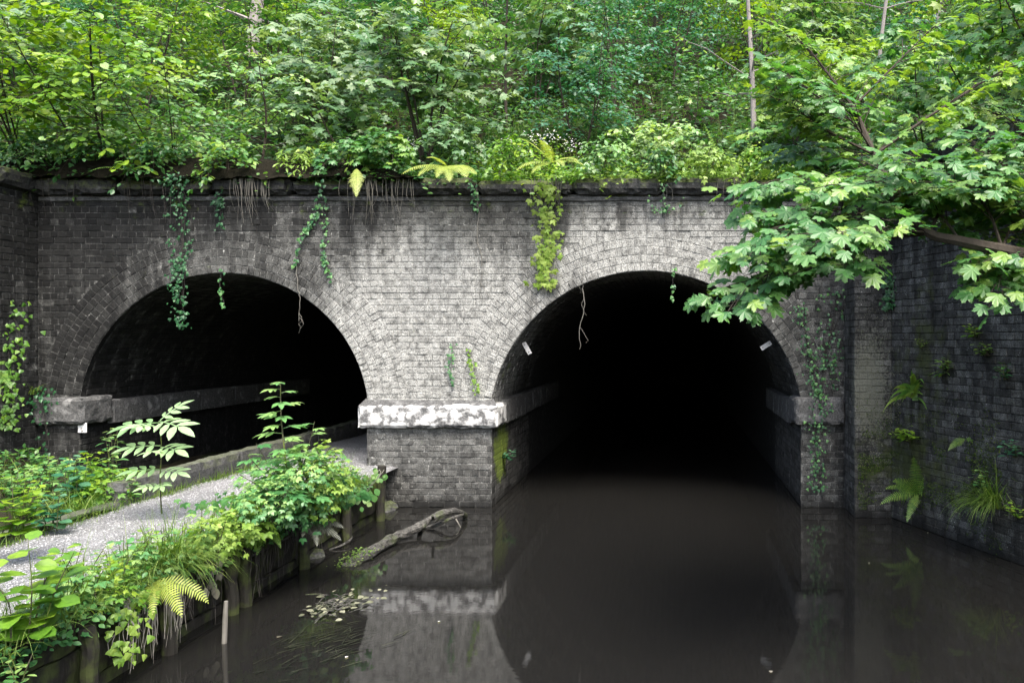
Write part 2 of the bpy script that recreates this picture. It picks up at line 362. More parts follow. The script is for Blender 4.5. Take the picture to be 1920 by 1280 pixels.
# ------------------------------------------------------------------ brickwork
BW, BH, J = .2216, .0879, .0095
BT_V, BT_T = None, None
def brick_geo(wd, ht, dp=.03, c=.005):
    """worn brick: back ring in the mortar, chamfered front; local x across, z up, front towards -y"""
    a, b = wd / 2, ht / 2
    V = [(sx * (a - i), yy, sz * (b - i)) for yy, i in ((dp, 0), (-.001 + c, 0), (-.001, c)) for sx, sz in ((-1, -1), (1, -1), (1, 1), (-1, 1))]
    T = []
    for r in (0, 4):
        for k in range(4):
            k2 = (k + 1) % 4; T += [(r + k, r + k2, r + 4 + k2), (r + k, r + 4 + k2, r + 4 + k)]
    T += [(8, 9, 10), (8, 10, 11)]
    return np.array(V), np.array(T)
BCACHE = {}
def brick_mesh(wd, ht, var, mat):
    key = (round(wd, 2), round(ht, 3), var, mat.name)
    if key not in BCACHE:
        V, T = brick_geo(key[0], key[1]); rr = rng(var * 7 + 1); 
        V = V + np.array([[rr.uniform(-.003, .003), 0, rr.uniform(-.002, .002)] for _ in range(4)] * 3)
        me = np_mesh('brick', V, T, np.full(len(V), (var + .5) / 8)); me.materials.append(mat); BCACHE[key] = me
    return BCACHE[key]
def lay(bricks, parent, mat, n_obj, score, rest_name='brickwork', seed=1):
    """bricks: (matrix, w, h). The n_obj highest-scoring become pieces of their own, the rest one mesh"""
    rr = rng(seed); bricks = [(m @ Matrix.Translation((0, rr.gauss(0, .0028) + (rr.uniform(.004, .012) if rr.random() < .035 else 0), 0)) @ Matrix.Rotation(rr.gauss(0, .006), 4, 'Y') @ Matrix.Rotation(rr.gauss(0, .008), 4, 'Z'), a, b, rr.random()) for m, a, b in bricks]
    bricks.sort(key=lambda q: -score(q[0].translation, q[1])); t = Tris()
    for i, (m, a, b, c) in enumerate(bricks):
        if i < n_obj:
            o = link('brick', brick_mesh(a, b, int(c * 8), mat), None, parent); o.matrix_world = m
            o.matrix_parent_inverse = Matrix.Translation(-parent.location); o.matrix_basis = m
        else:
            V, T = brick_geo(a, b); mm = np.array(m); t.add(V @ mm[:3, :3].T + mm[:3, 3], T, c)
    if t.n: t.build(rest_name, mat, parent, 'stuff')
def courses(org, u, nrm, length, z0, z1, ex=lambda z: [], seed=0, first=0):
    """English bond on a vertical plane from org along u; ex(z) gives blocked (u0,u1) spans"""
    u = Vector(u).normalized(); nrm = Vector(nrm).normalized(); rr = rng(seed); out = []
    rot = Matrix((( u.x, -nrm.x, 0), (u.y, -nrm.y, 0), (0, 0, 1))).to_4x4()
    k = first; z = z0
    while z < z1 - .02:
        h = min(BH, z1 - z); zc = z + h / 2; pitch = BW if k % 2 == 0 else BW / 2; s = -(BW / 4 if k % 2 else 0)
        bl = sorted(ex(zc))
        while s < length - .01:
            a, b = max(0, s), min(length, s + pitch); s += pitch
            segs = [(a, b)]
            for lo, hi in bl:
                nx = []
                for p, q in segs:
                    if hi <= p or lo >= q: nx.append((p, q)); continue
                    if lo > p: nx.append((p, lo))
                    if hi < q: nx.append((hi, q))
                segs = nx
            for p, q in segs:
                if q - p < .045: continue
                c = Vector(org) + u * ((p + q) / 2); c.z = zc
                out.append((Matrix.Translation(c) @ rot, q - p - J, h - J))
        z += BH; k += 1
    return out
def quad_wall(name, a, b, z0, z1, mat, parent, back=.007, nrm=(0, -1, 0)):
    nrm = Vector(nrm).normalized(); a = Vector(a) - nrm * back; b = Vector(b) - nrm * back
    return poly(name, [(a.x, a.y, z0), (b.x, b.y, z0), (b.x, b.y, z1), (a.x, a.y, z1)], [(0, 1, 2, 3)], mat, parent)

ARCH = {}
for key, x0, x1, crown, spring in (('tow', 150, 688, 512, 742), ('canal', 922, 1502, 508, 747)):
    hw = (x1 - x0) / 2 / S; rise = (spring - crown) / S; rad = (hw * hw + rise * rise) / (2 * rise)
    ARCH[key] = dict(xc=WX((x0 + x1) / 2), zs=WZ(spring), zc=WZ(crown) - rad, r=rad, hw=hw)
NR, RT = 5, .116                          # rings of headers and their radial pitch
Z_COP = WZ(378)
portal = thing('tunnel_portal', 'grey brick tunnel portal with two arches, stone imposts and a mossy parapet', 'tunnel portal', (0, 0, 0))
size = lambda p, wd: wd / (p.y + DC)
# backing of the spandrel: columns from the intrados (or the ground) to the coping
def z_in(x):
    for a in ARCH.values():
        if abs(x - a['xc']) < a['hw'] - 1e-6: return a['zc'] + math.sqrt(a['r'] ** 2 - (x - a['xc']) ** 2)
    return -.4
xs = sorted(set([X_QL - .1, X_QR + .1, X_PL, X_PR, X_LW, X_RW] + rangef(X_QL, X_QR, .05)))
V, Fc = [], []
for i in range(len(xs) - 1):
    a, b = xs[i] + 1e-5, xs[i + 1] - 1e-5; za, zb = z_in(a), z_in(b)
    if abs(za - zb) > 1: za = zb = max(za, zb)
    q = len(V); V += [(xs[i], .007, za), (xs[i + 1], .007, zb), (xs[i + 1], .0065, Z_COP + .1), (xs[i], .0065, Z_COP + .1)]; Fc.append((q, q + 1, q + 2, q + 3))
wall = poly('spandrel_wall', V, Fc, M['mortar'], portal)
def blocked(z):
    out = []
    for a in ARCH.values():
        ro = a['r'] + NR * RT + .006
        if z < a['zs'] - .0: out.append((a['xc'] - a['hw'] - .005 - X_QL, a['xc'] + a['hw'] + .005 - X_QL))
        elif abs(z - a['zc']) < ro:
            h = math.sqrt(ro * ro - (z - a['zc']) ** 2); out.append((a['xc'] - h - X_QL, a['xc'] + h - X_QL))
    return out
z_i0, z_i1 = WZ(802), WZ(757)             # impost bed and top
sp = courses((X_QL, 0, 0), (1, 0, 0), (0, -1, 0), X_QR - X_QL, z_i1 - .01, Z_COP, blocked, 11)
mid = Vector((WX(800), 0, 3.0))
lay(sp, wall, M['brick'], 300, lambda p, wd: -(p - mid).length, seed=2)
lo = courses((X_QL, 0, 0), (1, 0, 0), (0, -1, 0), X_QR - X_QL, -2 * BH, z_i0, blocked, 12)
is_pier = lambda p: X_PL - .01 < p.x < X_PR + .01
pier = quad_wall('pier', (X_PL, 0, 0), (X_PR, 0, 0), -.4, z_i0 + .02, M['mortar'], portal, back=.007)
lay([b for b in lo if is_pier(b[0].translation)], pier, M['brick'], 300, size, seed=3)
for x0, x1 in ((X_QL, X_LW), (X_RW, X_QR)):
    ab = quad_wall('abutment', (x0, 0, 0), (x1, 0, 0), -.4, z_i0 + .02, M['mortar'], portal, back=.007)
    lay([b for b in lo if x0 - .01 < b[0].translation.x < x1 + .01], ab, M['brick'], 300, size, seed=4)
# arch rings of headers
for key, a in ARCH.items():
    br = []; ring_v = []; ring_f = []
    for r in range(NR):
        rm = a['r'] + (r + .5) * RT; ha = math.acos(max(-1, min(1, (a['zs'] + .02 - a['zc']) / rm)))
        nb = int(round(2 * ha * rm / BH)); off = .5
        for k in range(nb):
            t = -ha + (k + off) * 2 * ha / nb
            m = Matrix.Translation((a['xc'] + rm * math.sin(t), -.004 if r == 0 else 0, a['zc'] + rm * math.cos(t))) @ Matrix.Rotation(t, 4, 'Y')
            br.append((m, 2 * ha * (rm - RT * .2) / nb - J * .9, RT - J * .9))
    ha = math.acos((a['zs'] - a['zc']) / a['r']) ; K = 60
    for k in range(K + 1):
        t = -ha + 2 * ha * k / K
        for rr_ in (a['r'] + .002, a['r'] + NR * RT): ring_v.append((a['xc'] + rr_ * math.sin(t), .0055, a['zc'] + rr_ * math.cos(t)))
    ring_f = [(2 * k, 2 * k + 2, 2 * k + 3, 2 * k + 1) for k in range(K)]
    ring = poly('arch_ring', ring_v, ring_f, M['mortar'], portal)
    lay(br, ring, M['brick'], 300, lambda p, wd: -((p.x - a['xc']) ** 2 + (p.z - a['zc']) ** 2), seed=5)
# the two tunnels behind: barrel, flank walls, brick facing near the mouth
for key, a in ARCH.items():
    ha = math.acos((a['zs'] - a['zc']) / a['r']); K = 48; ysl = [.0, .4, 1, 2, 4, 8, 16, 34]
    prof = [(a['xc'] - a['hw'], -.5), (a['xc'] - a['hw'], a['zs'])] + [(a['xc'] + (a['r'] + .009) * math.sin(-ha + 2 * ha * k / K), a['zc'] + (a['r'] + .009) * math.cos(-ha + 2 * ha * k / K)) for k in range(K + 1)] + [(a['xc'] + a['hw'], a['zs']), (a['xc'] + a['hw'], -.5)]
    prof = [(p[0] + (.009 if i > K + 2 else -.009 if i < 2 else 0), p[1]) for i, p in enumerate(prof)]
    V = [(x, y + .012, z) for y in ysl for x, z in prof]; m = len(prof)
    Fc = [(j * m + i, j * m + i + 1, (j + 1) * m + i + 1, (j + 1) * m + i) for j in range(len(ysl) - 1) for i in range(m - 1)]
    Fc.append(tuple((len(ysl) - 1) * m + i for i in range(m)))
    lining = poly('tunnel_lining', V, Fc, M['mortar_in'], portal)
    br = []; nb = int(round(2 * ha * a['r'] / BH))
    for k in range(nb):
        t = -ha + (k + .5) * 2 * ha / nb
        for q in range(13):
            L0 = BW; y0 = .118 + q * BW - (BW / 2 if k % 2 else 0); y1 = y0 + BW
            y0 = max(y0, .112)
            if y1 - y0 < .05: continue
            rad_v = Vector((math.sin(t), 0, math.cos(t))); tan_v = Vector((math.cos(t), 0, -math.sin(t)))
            c = Vector((a['xc'], (y0 + y1) / 2, a['zc'])) + rad_v * (a['r'] + R.gauss(0, .004))
            mm = Matrix((( 0, rad_v.x, tan_v.x, c.x), (1, rad_v.y, tan_v.y, c.y), (0, rad_v.z, tan_v.z, c.z), (0, 0, 0, 1)))
            br.append((mm, y1 - y0 - J, BH - J))
    for sx, fx in ((1, a['xc'] - a['hw']), (-1, a['xc'] + a['hw'])):
        if sx == 1: br += courses((fx, 2.9, 0), (0, -1, 0), (1, 0, 0), 2.9, -2 * BH, z_i0, seed=20)
        else: br += courses((fx, 0, 0), (0, 1, 0), (-1, 0, 0), 2.9, -2 * BH, z_i0, seed=21)
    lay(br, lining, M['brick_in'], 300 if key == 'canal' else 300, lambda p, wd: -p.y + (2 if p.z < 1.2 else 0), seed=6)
# imposts: the lichened pier cap, the blocks that run into the tunnels, the abutment caps
PJ = .105
cap = rough_box('impost', (X_PL - PJ, -PJ, z_i0 + .003), (X_PR + PJ, .55, z_i1), M['impost'], portal, seg=.05, amp=.012, sc=5, seed=1, chip=.03)
V = [(X_PL - PJ + .02, -PJ + .03, z_i1 - .012), (X_PR + PJ - .02, -PJ + .03, z_i1 - .012), (X_PR + .02, .02, z_i1 + .075), (X_PL - .02, .02, z_i1 + .075)]
poly('impost_weathering', [(v[0], v[1], v[2]) for v in V], [(0, 1, 2, 3)], M['impost_dark'], portal)
def impost_run(x0, x1, y0, y1, st):
    y = y0; i = 0
    while y < y1:
        q = min(y1, y + st); rough_box('impost_block', (x0, y + .004, z_i0 + .004), (x1, q - .004, z_i1 + .02), M['impost_dark'], portal, seg=.12, amp=.006, seed=int(y * 10) + 5, chip=.015); y = q; i += 1
impost_run(X_PR - .1, X_PR + PJ, .56, 6.0, .75); impost_run(X_PL - PJ, X_PL + .1, .56, 3.5, .9)
impost_run(X_LW - .2, X_LW + PJ, .56, 7.0, 1.1); impost_run(X_RW - PJ, X_RW + .2, .56, 3.5, .9)
rough_box('impost', (X_QL - .02, -PJ, z_i0 + .05), (X_LW + PJ, .55, z_i1 + .1), M['impost_dark'], portal, seg=.06, amp=.015, seed=31, chip=.035)
rough_box('impost', (X_RW - PJ, -PJ, z_i0 + .05), (X_QR - .004, .55, z_i1 + .1), M['impost_dark'], portal, seg=.06, amp=.012, seed=32, chip=.03)
# oversailing brick course and coping stones
rough_box('string_course', (X_QL, -.035, Z_COP), (X_QR, .3, Z_COP + .085), M['impost_dark'], portal, seg=.12, amp=.012, seed=40, chip=.02)
x = X_QL - .02; i = 0
while x < X_QR:
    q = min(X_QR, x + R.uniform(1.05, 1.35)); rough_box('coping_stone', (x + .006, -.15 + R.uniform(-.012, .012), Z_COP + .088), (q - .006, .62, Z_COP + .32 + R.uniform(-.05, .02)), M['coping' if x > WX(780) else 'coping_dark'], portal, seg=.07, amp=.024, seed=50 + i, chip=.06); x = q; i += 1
# end pilaster and wing wall on the canal side
wing = thing('wing_wall', 'dark mossy brick wing wall with pilaster rising from the canal water', 'wall', (0, 0, 0))
pil = quad_wall('pilaster', (X_QR, YB, 0), (X_WR + .03, YB, 0), -.4, Z_COP + .2, M['mortar_dark'], wing)
quad_wall('pilaster_return', (X_QR, 0, 0), (X_QR, YB, 0), -.4, Z_COP + .2, M['mortar_dark'], wing, nrm=(-1, 0, 0))
lay(courses((X_QR, YB, 0), (1, 0, 0), (0, -1, 0), X_WR - X_QR, -2 * BH, Z_COP + .2, seed=31) + courses((X_QR, .0, 0), (0, -1, 0), (-1, 0, 0), -YB, -2 * BH, Z_COP + .2, seed=32, first=1), pil, M['brick'], 300, lambda p, wd: -abs(p.z - 1.6), seed=8)
WN = Vector((WDIR.y, -WDIR.x, 0)); A = Vector((X_WR, YB, 0)); B = A + WDIR * 11
face = quad_wall('wall_face', A - WDIR * .03, B, -.4, Z_COP + .3, M['mortar_dark'], wing, nrm=WN)
wb = courses(A, WDIR, WN, 5.0, -2 * BH, Z_COP + .2, seed=33)
lay(wb, face, M['brick'], 300, lambda p, wd: -abs(p.z - 1.75) - .35 * abs(p.y + 1.9), seed=9)
for i in range(9):
    a = A + WDIR * (i * 1.2); b = A + WDIR * ((i + 1) * 1.2 - .01); n2 = -WN
    V = [a + WN * .12, b + WN * .12, b + n2 * .35, a + n2 * .35]
    z0, z1 = Z_COP + .2, Z_COP + .46
    poly('coping_stone', [(v.x, v.y, z0) for v in V] + [(v.x, v.y, z1 + R.uniform(-.02, .02)) for v in V], [(0, 1, 5, 4), (1, 2, 6, 5), (2, 3, 7, 6), (3, 0, 4, 7), (4, 5, 6, 7), (3, 2, 1, 0)], M['coping'], wing)
# end pilaster on the towpath side, with the wing behind the plants
lpil = thing('end_pilaster', 'dark brick pilaster ending the portal beside the towpath verge', 'pilaster', (0, 0, 0))
ret = quad_wall('pilaster_return', (X_QL, YB, 0), (X_QL, 0, 0), -.1, Z_COP + .2, M['mortar'], lpil, nrm=(1, 0, 0))
lay(courses((X_QL, YB, 0), (0, 1, 0), (1, 0, 0), -YB, .2, Z_COP + .2, seed=34), ret, M['brick'], 300, lambda p, wd: p.y, seed=10)
quad_wall('pilaster_face', (X_QL - 1.2, YB, 0), (X_QL, YB, 0), -.1, Z_COP + .2, M['mortar'], lpil)
lw = Vector((-.25, -1, 0)).normalized()
quad_wall('wing_face', (X_QL - .3 + lw.x * 10, YB + lw.y * 10, 0), (X_QL - .3, YB, 0), -.1, Z_COP + .3, M['mortar'], lpil, nrm=(1, -.25, 0))
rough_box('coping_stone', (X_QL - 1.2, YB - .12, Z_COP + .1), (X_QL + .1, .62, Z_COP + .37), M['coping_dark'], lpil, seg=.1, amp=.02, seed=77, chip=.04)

# kerb wall between the path and the verge
kw = thing('kerb_wall', 'low concrete kerb wall running into the towpath arch', 'kerb', (0, 0, 0))
y = -7.5
while y < 9:
    q = y + 2.4; rough_box('kerb_slab', (XK - .2, y + .004, .3), (XK, q - .004, .845 if y > -3 else .64), M['kerb'], kw, seg=.12, amp=.012, seed=int(y * 7) + 90, chip=.03); y = q

# timber edging of the path
ted = thing('timber_edging', 'wet timber planks and posts holding the towpath edge above the water', 'edging', (0, 0, 0))
for zi, (z0, z1, out) in enumerate(((.36, .6, 0), (.1, .35, -.02), (-.3, .09, -.04))):
    y = -7.6
    while y < -.5:
        q = min(-.45, y + 2.35)
        if q - y > .3: rough_box('plank', (XE - .07 + out, y + .006, z0 + R.uniform(-.01, .01)), (XE + out + R.uniform(-.008, .008), q - .006, z1 + R.uniform(-.015, .01)), M['timber_moss' if zi == 0 and y > -3.2 else 'timber'], ted, seg=.1, amp=.012, sc=4, seed=int(y * 9) + zi * 13 + 200, chip=.02)
        y = q
for k, (px, zt) in enumerate(((706, .72), (640, .62), (560, .5), (446, .68), (421, .6), (300, .5), (148, .5))):
    d = -XE * F / (CX - px); y = d - DC; t = Tris(); rr = rng(300 + k); r0 = .055
    pts = [Vector((XE + .055 + rr.uniform(-.01, .02), y, z)) + Vector((rr.uniform(-.004, .004), rr.uniform(-.004, .004), 0)) for z in lin(-.5, zt, 8)]
    t.tube(pts, [r0 * rr.uniform(.95, 1.05) for _ in pts], 9, rr.random(), .04, rr)
    t.build('post', M['timber'], ted)
print('structure done')

# ------------------------------------------------------------------ leaves
def tmpl_oval(wd=.62, fold=.1, droop=.12, pts=((.0, 0), (.22, .36), (.5, .5), (.78, .33), (1, 0))):
    V = []; T = []
    for i, (y, q) in enumerate(pts):
        z = -droop * y * y; V += [(0, y, z), (-q * wd, y, z + fold * q), (q * wd, y, z + fold * q)]
    for i in range(len(pts) - 1):
        a, b = 3 * i, 3 * i + 3
        for l in (1, 2):
            q = [(a, a + l, b + l), (a, b + l, b)]; T += [t if l == 1 else t[::-1] for t in q]
    T = [t for t in T if len({tuple(V[k]) for k in t}) == 3]
    return np.array(V), np.array(T)
def tmpl_far(wd=.6):
    V = [(0, 0, 0), (-wd / 2, .45, .07), (0, 1, -.1), (wd / 2, .45, .07)]
    return np.array(V), np.array([(0, 2, 1), (0, 3, 2)])
def tmpl_maple(teeth=True):
    half = [(0, .98), (9, .82), (13, .84), (19, .60), (25, .56), (31, .68), (36, .80), (41, .78), (46, .93), (52, .74), (57, .74), (64, .5), (72, .47), (80, .58), (88, .56), (97, .68), (105, .5), (120, .42), (140, .36), (165, .24)]
    if not teeth: half = [(0, .98), (20, .58), (46, .92), (68, .48), (97, .68), (125, .4), (165, .22)]
    pts = [(a, r) for a, r in half] + [(-a, r) for a, r in half[:0:-1]]
    V = [(0, .34, .02)]
    for a, r in pts:
        t = math.radians(a); x, y = math.sin(t) * r * .74, math.cos(t) * r * .7 + .32
        V.append((x, y, -.22 * (x * x) - .13 * y * y + .03 * math.sin(a * .13)))
    n = len(pts)
    return np.array(V), np.array([(0, 1 + (i + 1) % n, 1 + i) for i in range(n)])
def tmpl_ivy():
    o = [(0, 0), (-.22, -.02), (-.5, .12), (-.36, .36), (-.3, .55), (0, 1), (.3, .55), (.36, .36), (.5, .12), (.22, -.02)]
    V = [(0, .32, .05)] + [(x, y, -.1 * abs(x)) for x, y in o]; n = len(o)
    return np.array(V), np.array([(0, 1 + (i + 1) % n, 1 + i) for i in range(n)])
def compound(t, n_pairs=3, size=.42, wd=1.0, droop=.25, step=.24):
    """pinnate leaf of unit length built from a leaflet template"""
    t3 = Tris(); t3.tube([(0, y, -droop * y * y) for y in lin(0, .62, 4)], [.012] * 4, 3)
    def put(y, ang, sc):
        V, T = t; c, s_ = math.cos(ang), math.sin(ang); v = V * sc
        x, yy = v[:, 0] * wd * c + v[:, 1] * s_, -v[:, 0] * wd * s_ + v[:, 1] * c
        t3.add(np.stack([x, yy + y, v[:, 2] - droop * (yy + y) ** 2 - .06 * np.abs(x)], 1), T)
    for i in range(n_pairs):
        y = .62 - step * .0 - (i + .45) * step * .8
        for sg in (-1, 1): put(max(.1, y), sg * (1.0 + .1 * i), size * (1 - .1 * i))
    put(.6, 0, size * 1.05)
    return np.concatenate(t3.V), np.concatenate(t3.T)
TP = {'oval': tmpl_oval(), 'round': tmpl_oval(.85, .1, .1), 'lance': tmpl_oval(.3, .06, .25), 'far': tmpl_far(), 'maple': tmpl_maple(), 'maple_far': tmpl_maple(False), 'ivy': tmpl_ivy()}
TP['ash'] = compound(tmpl_oval(.42, .08, .12), 3, .40)
TP['elder'] = compound(tmpl_oval(.5, .08, .12, ((0, 0), (.35, .5), (.7, .36), (1, 0))), 2, .46)
TP['rowan'] = compound(tmpl_oval(.36, .05, .1, ((0, 0), (.35, .5), (.7, .4), (1, 0))), 5, .27, step=.15)
TP['tri'] = compound(tmpl_oval(.6, .08, .12, ((0, 0), (.35, .5), (.7, .38), (1, 0))), 1, .6)
class Leaves:
    def __init__(s): s.p = []; s.t = []; s.n = []; s.s = []; s.c = []
    def add(s, pos, tip, nrm, size, tint): s.p.append(tuple(pos)); s.t.append(tuple(tip)); s.n.append(tuple(nrm)); s.s.append(size); s.c.append(tint)
    def frames(s):
        p = np.array(s.p, dtype=np.float64); t = np.array(s.t, dtype=np.float64); n = np.array(s.n, dtype=np.float64)
        t /= np.linalg.norm(t, axis=1, keepdims=True) + 1e-9
        n -= t * (n * t).sum(1, keepdims=True); n /= np.linalg.norm(n, axis=1, keepdims=True) + 1e-9
        return p, np.stack([np.cross(t, n), t, n], axis=2), np.array(s.s), np.array(s.c)
    def build(s, name, tmpl, mat, parent, sel=None, kind='stuff'):
        p, Rm, sc, c = s.frames()
        if sel is not None: p, Rm, sc, c = p[sel], Rm[sel], sc[sel], c[sel]
        if not len(p): return None
        V, T = tmpl; V2 = np.einsum('nij,vj->nvi', Rm, V) * sc[:, None, None] + p[:, None, :]
        T2 = T[None] + (np.arange(len(p)) * len(V))[:, None, None]
        return link(name, np_mesh(name, V2.reshape(-1, 3), T2.reshape(-1, 3), np.repeat(np.clip(c, 0, 1), len(V))), mat, parent, kind)
    def pieces(s, name, key, tmpl, mat, parent, sel):
        """leaves as objects of their own, sharing eight tinted meshes"""
        p, Rm, sc, c = s.frames(); V, T = tmpl
        for i in sel:
            v = int(min(7, max(0, c[i] * 8))); k = ('leaf', key, v, mat.name)
            if k not in BCACHE:
                BCACHE[k] = np_mesh('leaf', V, T, np.full(len(V), (v + .5) / 8)); BCACHE[k].materials.append(mat)
            o = link(name, BCACHE[k], None, parent)
            o.matrix_basis = Matrix.Translation(p[i]) @ Matrix([list(r) for r in Rm[i]]).to_4x4() @ Matrix.Scale(sc[i], 4)
def grow(rr, base, height, spread, stems=1, nb=12, tw=5, lv=5, lsize=.1, r0=.02, lean=(0, 0), t0=.25, flat=.75, tint=(.2, .8), splay=.25, droop=.35, tubes=None, leaves=None, tb=0.0, el=(.1, .55)):
    """a young tree or bush: stems, side branches, twigs in flattish sprays, leaves along them"""
    t = tubes or Tris(); lf = leaves or Leaves(); base = Vector(base)
    for s in range(stems):
        az = rr.uniform(0, 6.28); out = splay * (1 if stems > 1 else .3)
        top = base + Vector((lean[0] + math.cos(az) * out * height * .6, lean[1] + math.sin(az) * out * height * .6, height * rr.uniform(.82, 1.05)))
        mid = (base + top) / 2 + Vector((rr.uniform(-.06, .06), rr.uniform(-.06, .06), .04)) * height
        st = spline([base + Vector((rr.uniform(-.04, .04), rr.uniform(-.04, .04), -.05)) * (stems > 1), mid, top], 6)
        rs = r0 * rr.uniform(.7, 1.0); t.tube(st, [rs * (1 - .8 * i / (len(st) - 1)) for i in range(len(st))], 5, rr.random())
        ga = rr.uniform(0, 6.28); stint = rr.uniform(-.12, .12)
        for b in range(nb):
            u = t0 + (1 - t0) * (b + rr.random() * .7) / nb; q = u * (len(st) - 1); i = min(len(st) - 2, int(q)); o = st[i].lerp(st[i + 1], q - i)
            ga += 2.4 + rr.uniform(-.4, .4); ln = spread * (1.05 - .6 * ((u - t0) / (1 - t0)) ** 1.3) * rr.uniform(.6, 1.1)
            e = rr.uniform(*el); d = Vector((math.cos(ga), math.sin(ga), math.tan(e)))
            d.normalize(); end = o + d * ln - Vector((0, 0, droop * ln * rr.uniform(.3, 1)))
            br = spline([o, o + d * ln * .55, end], 3); rb = rs * .4 * (1 - .5 * u)
            t.tube(br, [max(.0016, rb * (1 - .75 * k / (len(br) - 1))) for k in range(len(br))], 4, rr.random())
            bt = rr.uniform(*tint) + stint + tb * u; plane = Vector((rr.uniform(-.25, .25), rr.uniform(-.3, .2), 1)).normalized()
            for k in range(tw):
                v = .2 + .8 * (k + rr.random()) / tw; q = v * (len(br) - 1); i = min(len(br) - 2, int(q)); o2 = br[i].lerp(br[i + 1], q - i)
                dd = (br[i + 1] - br[i]).normalized(); side = dd.cross(plane).normalized() * (1 if k % 2 else -1)
                td = (dd * rr.uniform(.3, 1) + side * rr.uniform(.5, 1.1) + Vector((0, 0, rr.uniform(-.25, .12)))).normalized(); tl = ln * .42 * (1.1 - .5 * v) * rr.uniform(.6, 1.1)
                tw_ = [o2, o2 + td * tl * .5 + Vector((0, 0, .02 * tl)), o2 + td * tl - Vector((0, 0, .18 * tl))]
                t.tube(tw_, [.0022, .0018, .001], 3, .5)
                for m in range(lv):
                    wv = (m + .6) / lv; p = tw_[0].lerp(tw_[2], wv) + Vector((rr.gauss(0, .012), rr.gauss(0, .012), rr.gauss(0, .02)))
                    sd_ = td.cross(plane) * (1 if m % 2 else -1); tip = td * .6 + sd_ * (.9 if m < lv - 1 else 0) + Vector((0, 0, rr.uniform(-.55, .05))) + Vector((rr.gauss(0, .15), rr.gauss(0, .15), 0))
                    nr = plane * flat + Vector((rr.gauss(0, .3), rr.gauss(-.38, .3), rr.gauss(0, .15) + .15))
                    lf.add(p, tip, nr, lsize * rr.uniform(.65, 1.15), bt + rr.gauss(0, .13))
    return t, lf
def shrub(name, label, cat, base, height, spread, leaf, mat, group=None, seed=0, bark='bark', crown='foliage', **kw):
    o = thing(name, label, cat, base, group)
    t, lf = grow(rng(seed), base, height, spread, **kw)
    t.build('trunk' if name.endswith('tree') or name.endswith('sapling') else 'stem', M[bark], o)
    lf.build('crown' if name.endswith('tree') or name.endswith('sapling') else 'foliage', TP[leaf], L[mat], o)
    return o
def copy_tree(o, loc, rotz=0, sc=1.0):
    c = o.copy(); COL.objects.link(c); c.location = loc; c.rotation_euler = (0, 0, rotz); c.scale = (sc, sc, sc)
    for ch in o.children:
        k = ch.copy(); COL.objects.link(k); k.parent = c; k.matrix_parent_inverse = ch.matrix_parent_inverse.copy()
    return c
def frond_geo(base, dirv, length, width, n=20, droop=.5, up=(0, 0, 1), rr=R, teeth=4, tip_curl=0.0):
    """fern frond: rachis bending under its weight with toothed pinnae"""
    t = Tris(); d = Vector(dirv).normalized(); pts = []; p = Vector(base); st = length / n; g = Vector((0, 0, -1))
    for i in range(n + 1):
        pts.append(p.copy()); d = (d + g * droop * 1.6 / n * (.3 + i / n)).normalized(); p = p + d * st
    t.tube(pts, [.004 * length ** .5 * (1 - .8 * i / n) for i in range(n + 1)], 3, .35)
    for i in range(1, n + 1):
        u = i / n; prof = (min(1, u / .28) ** .8) * (1 - u) ** .62 * 1.35 if u < 1 else 0
        wl = width * .5 * max(.04, prof); dd = (pts[i] - pts[i - 1]).normalized(); sd_ = dd.cross(Vector(up)).normalized(); nn = sd_.cross(dd)
        for sg in (-1, 1):
            pd = (sd_ * sg + dd * .38 - Vector((0, 0, .12))).normalized(); hw = st * .36; wl *= rr.uniform(.84, 1.1); V = []; T = []; c = .35 + .5 * rr.random()
            for k in range(teeth + 1):
                v = k / teeth; q = pts[i] + pd * wl * v - Vector((0, 0, .1 * wl * v * v)); ww = hw * (1 - v) ** .7
                e = pd.cross(nn) * ww
                V += [q, q + e + pd * (wl / teeth * .35), q - e + pd * (wl / teeth * .35)]
            for k in range(teeth):
                a, b = 3 * k, 3 * k + 3; T += [(a, b, a + 1), (a, a + 2, b), (b, b + 1, a + 1) if k < teeth - 1 else (a, b, a + 1), (b, a + 2, b + 2) if k < teeth - 1 else (a, a + 2, b)]
            t.add([tuple(v) for v in V], T, c)
    return t
def fern(name, label, base, fronds, mat='fern', group=None, n=24, width=.3, seed=0, up=(0, -.45, 1)):
    rr = rng(seed); o = thing(name, label, 'fern', base, group)
    for dv, ln, dr in fronds: frond_geo(base, dv, ln, ln * width * rr.uniform(.85, 1.15), n, dr, up, rr=rr).build('frond', L[mat], o)
    return o
def blade(t, base, dv, ln, wd, droop, rr, n=5, tint=None, up=(0, 0, 1)):
    d = Vector(dv).normalized(); p = Vector(base); V = []; s = d.cross(Vector(up)); s = (s if s.length > .1 else Vector((1, 0, 0))).normalized(); c = rr.random() if tint is None else tint
    for i in range(n + 1):
        w_ = wd * (1 - (i / n) ** 1.6) + .0003; V += [tuple(p - s * w_), tuple(p + s * w_)]; d = (d + Vector((0, 0, -droop * 2.2 / n * (.3 + i / n)))).normalized(); p = p + d * (ln / n)
    t.add(V, [q for i in range(n) for q in ((2 * i, 2 * i + 1, 2 * i + 3), (2 * i, 2 * i + 3, 2 * i + 2))], c)
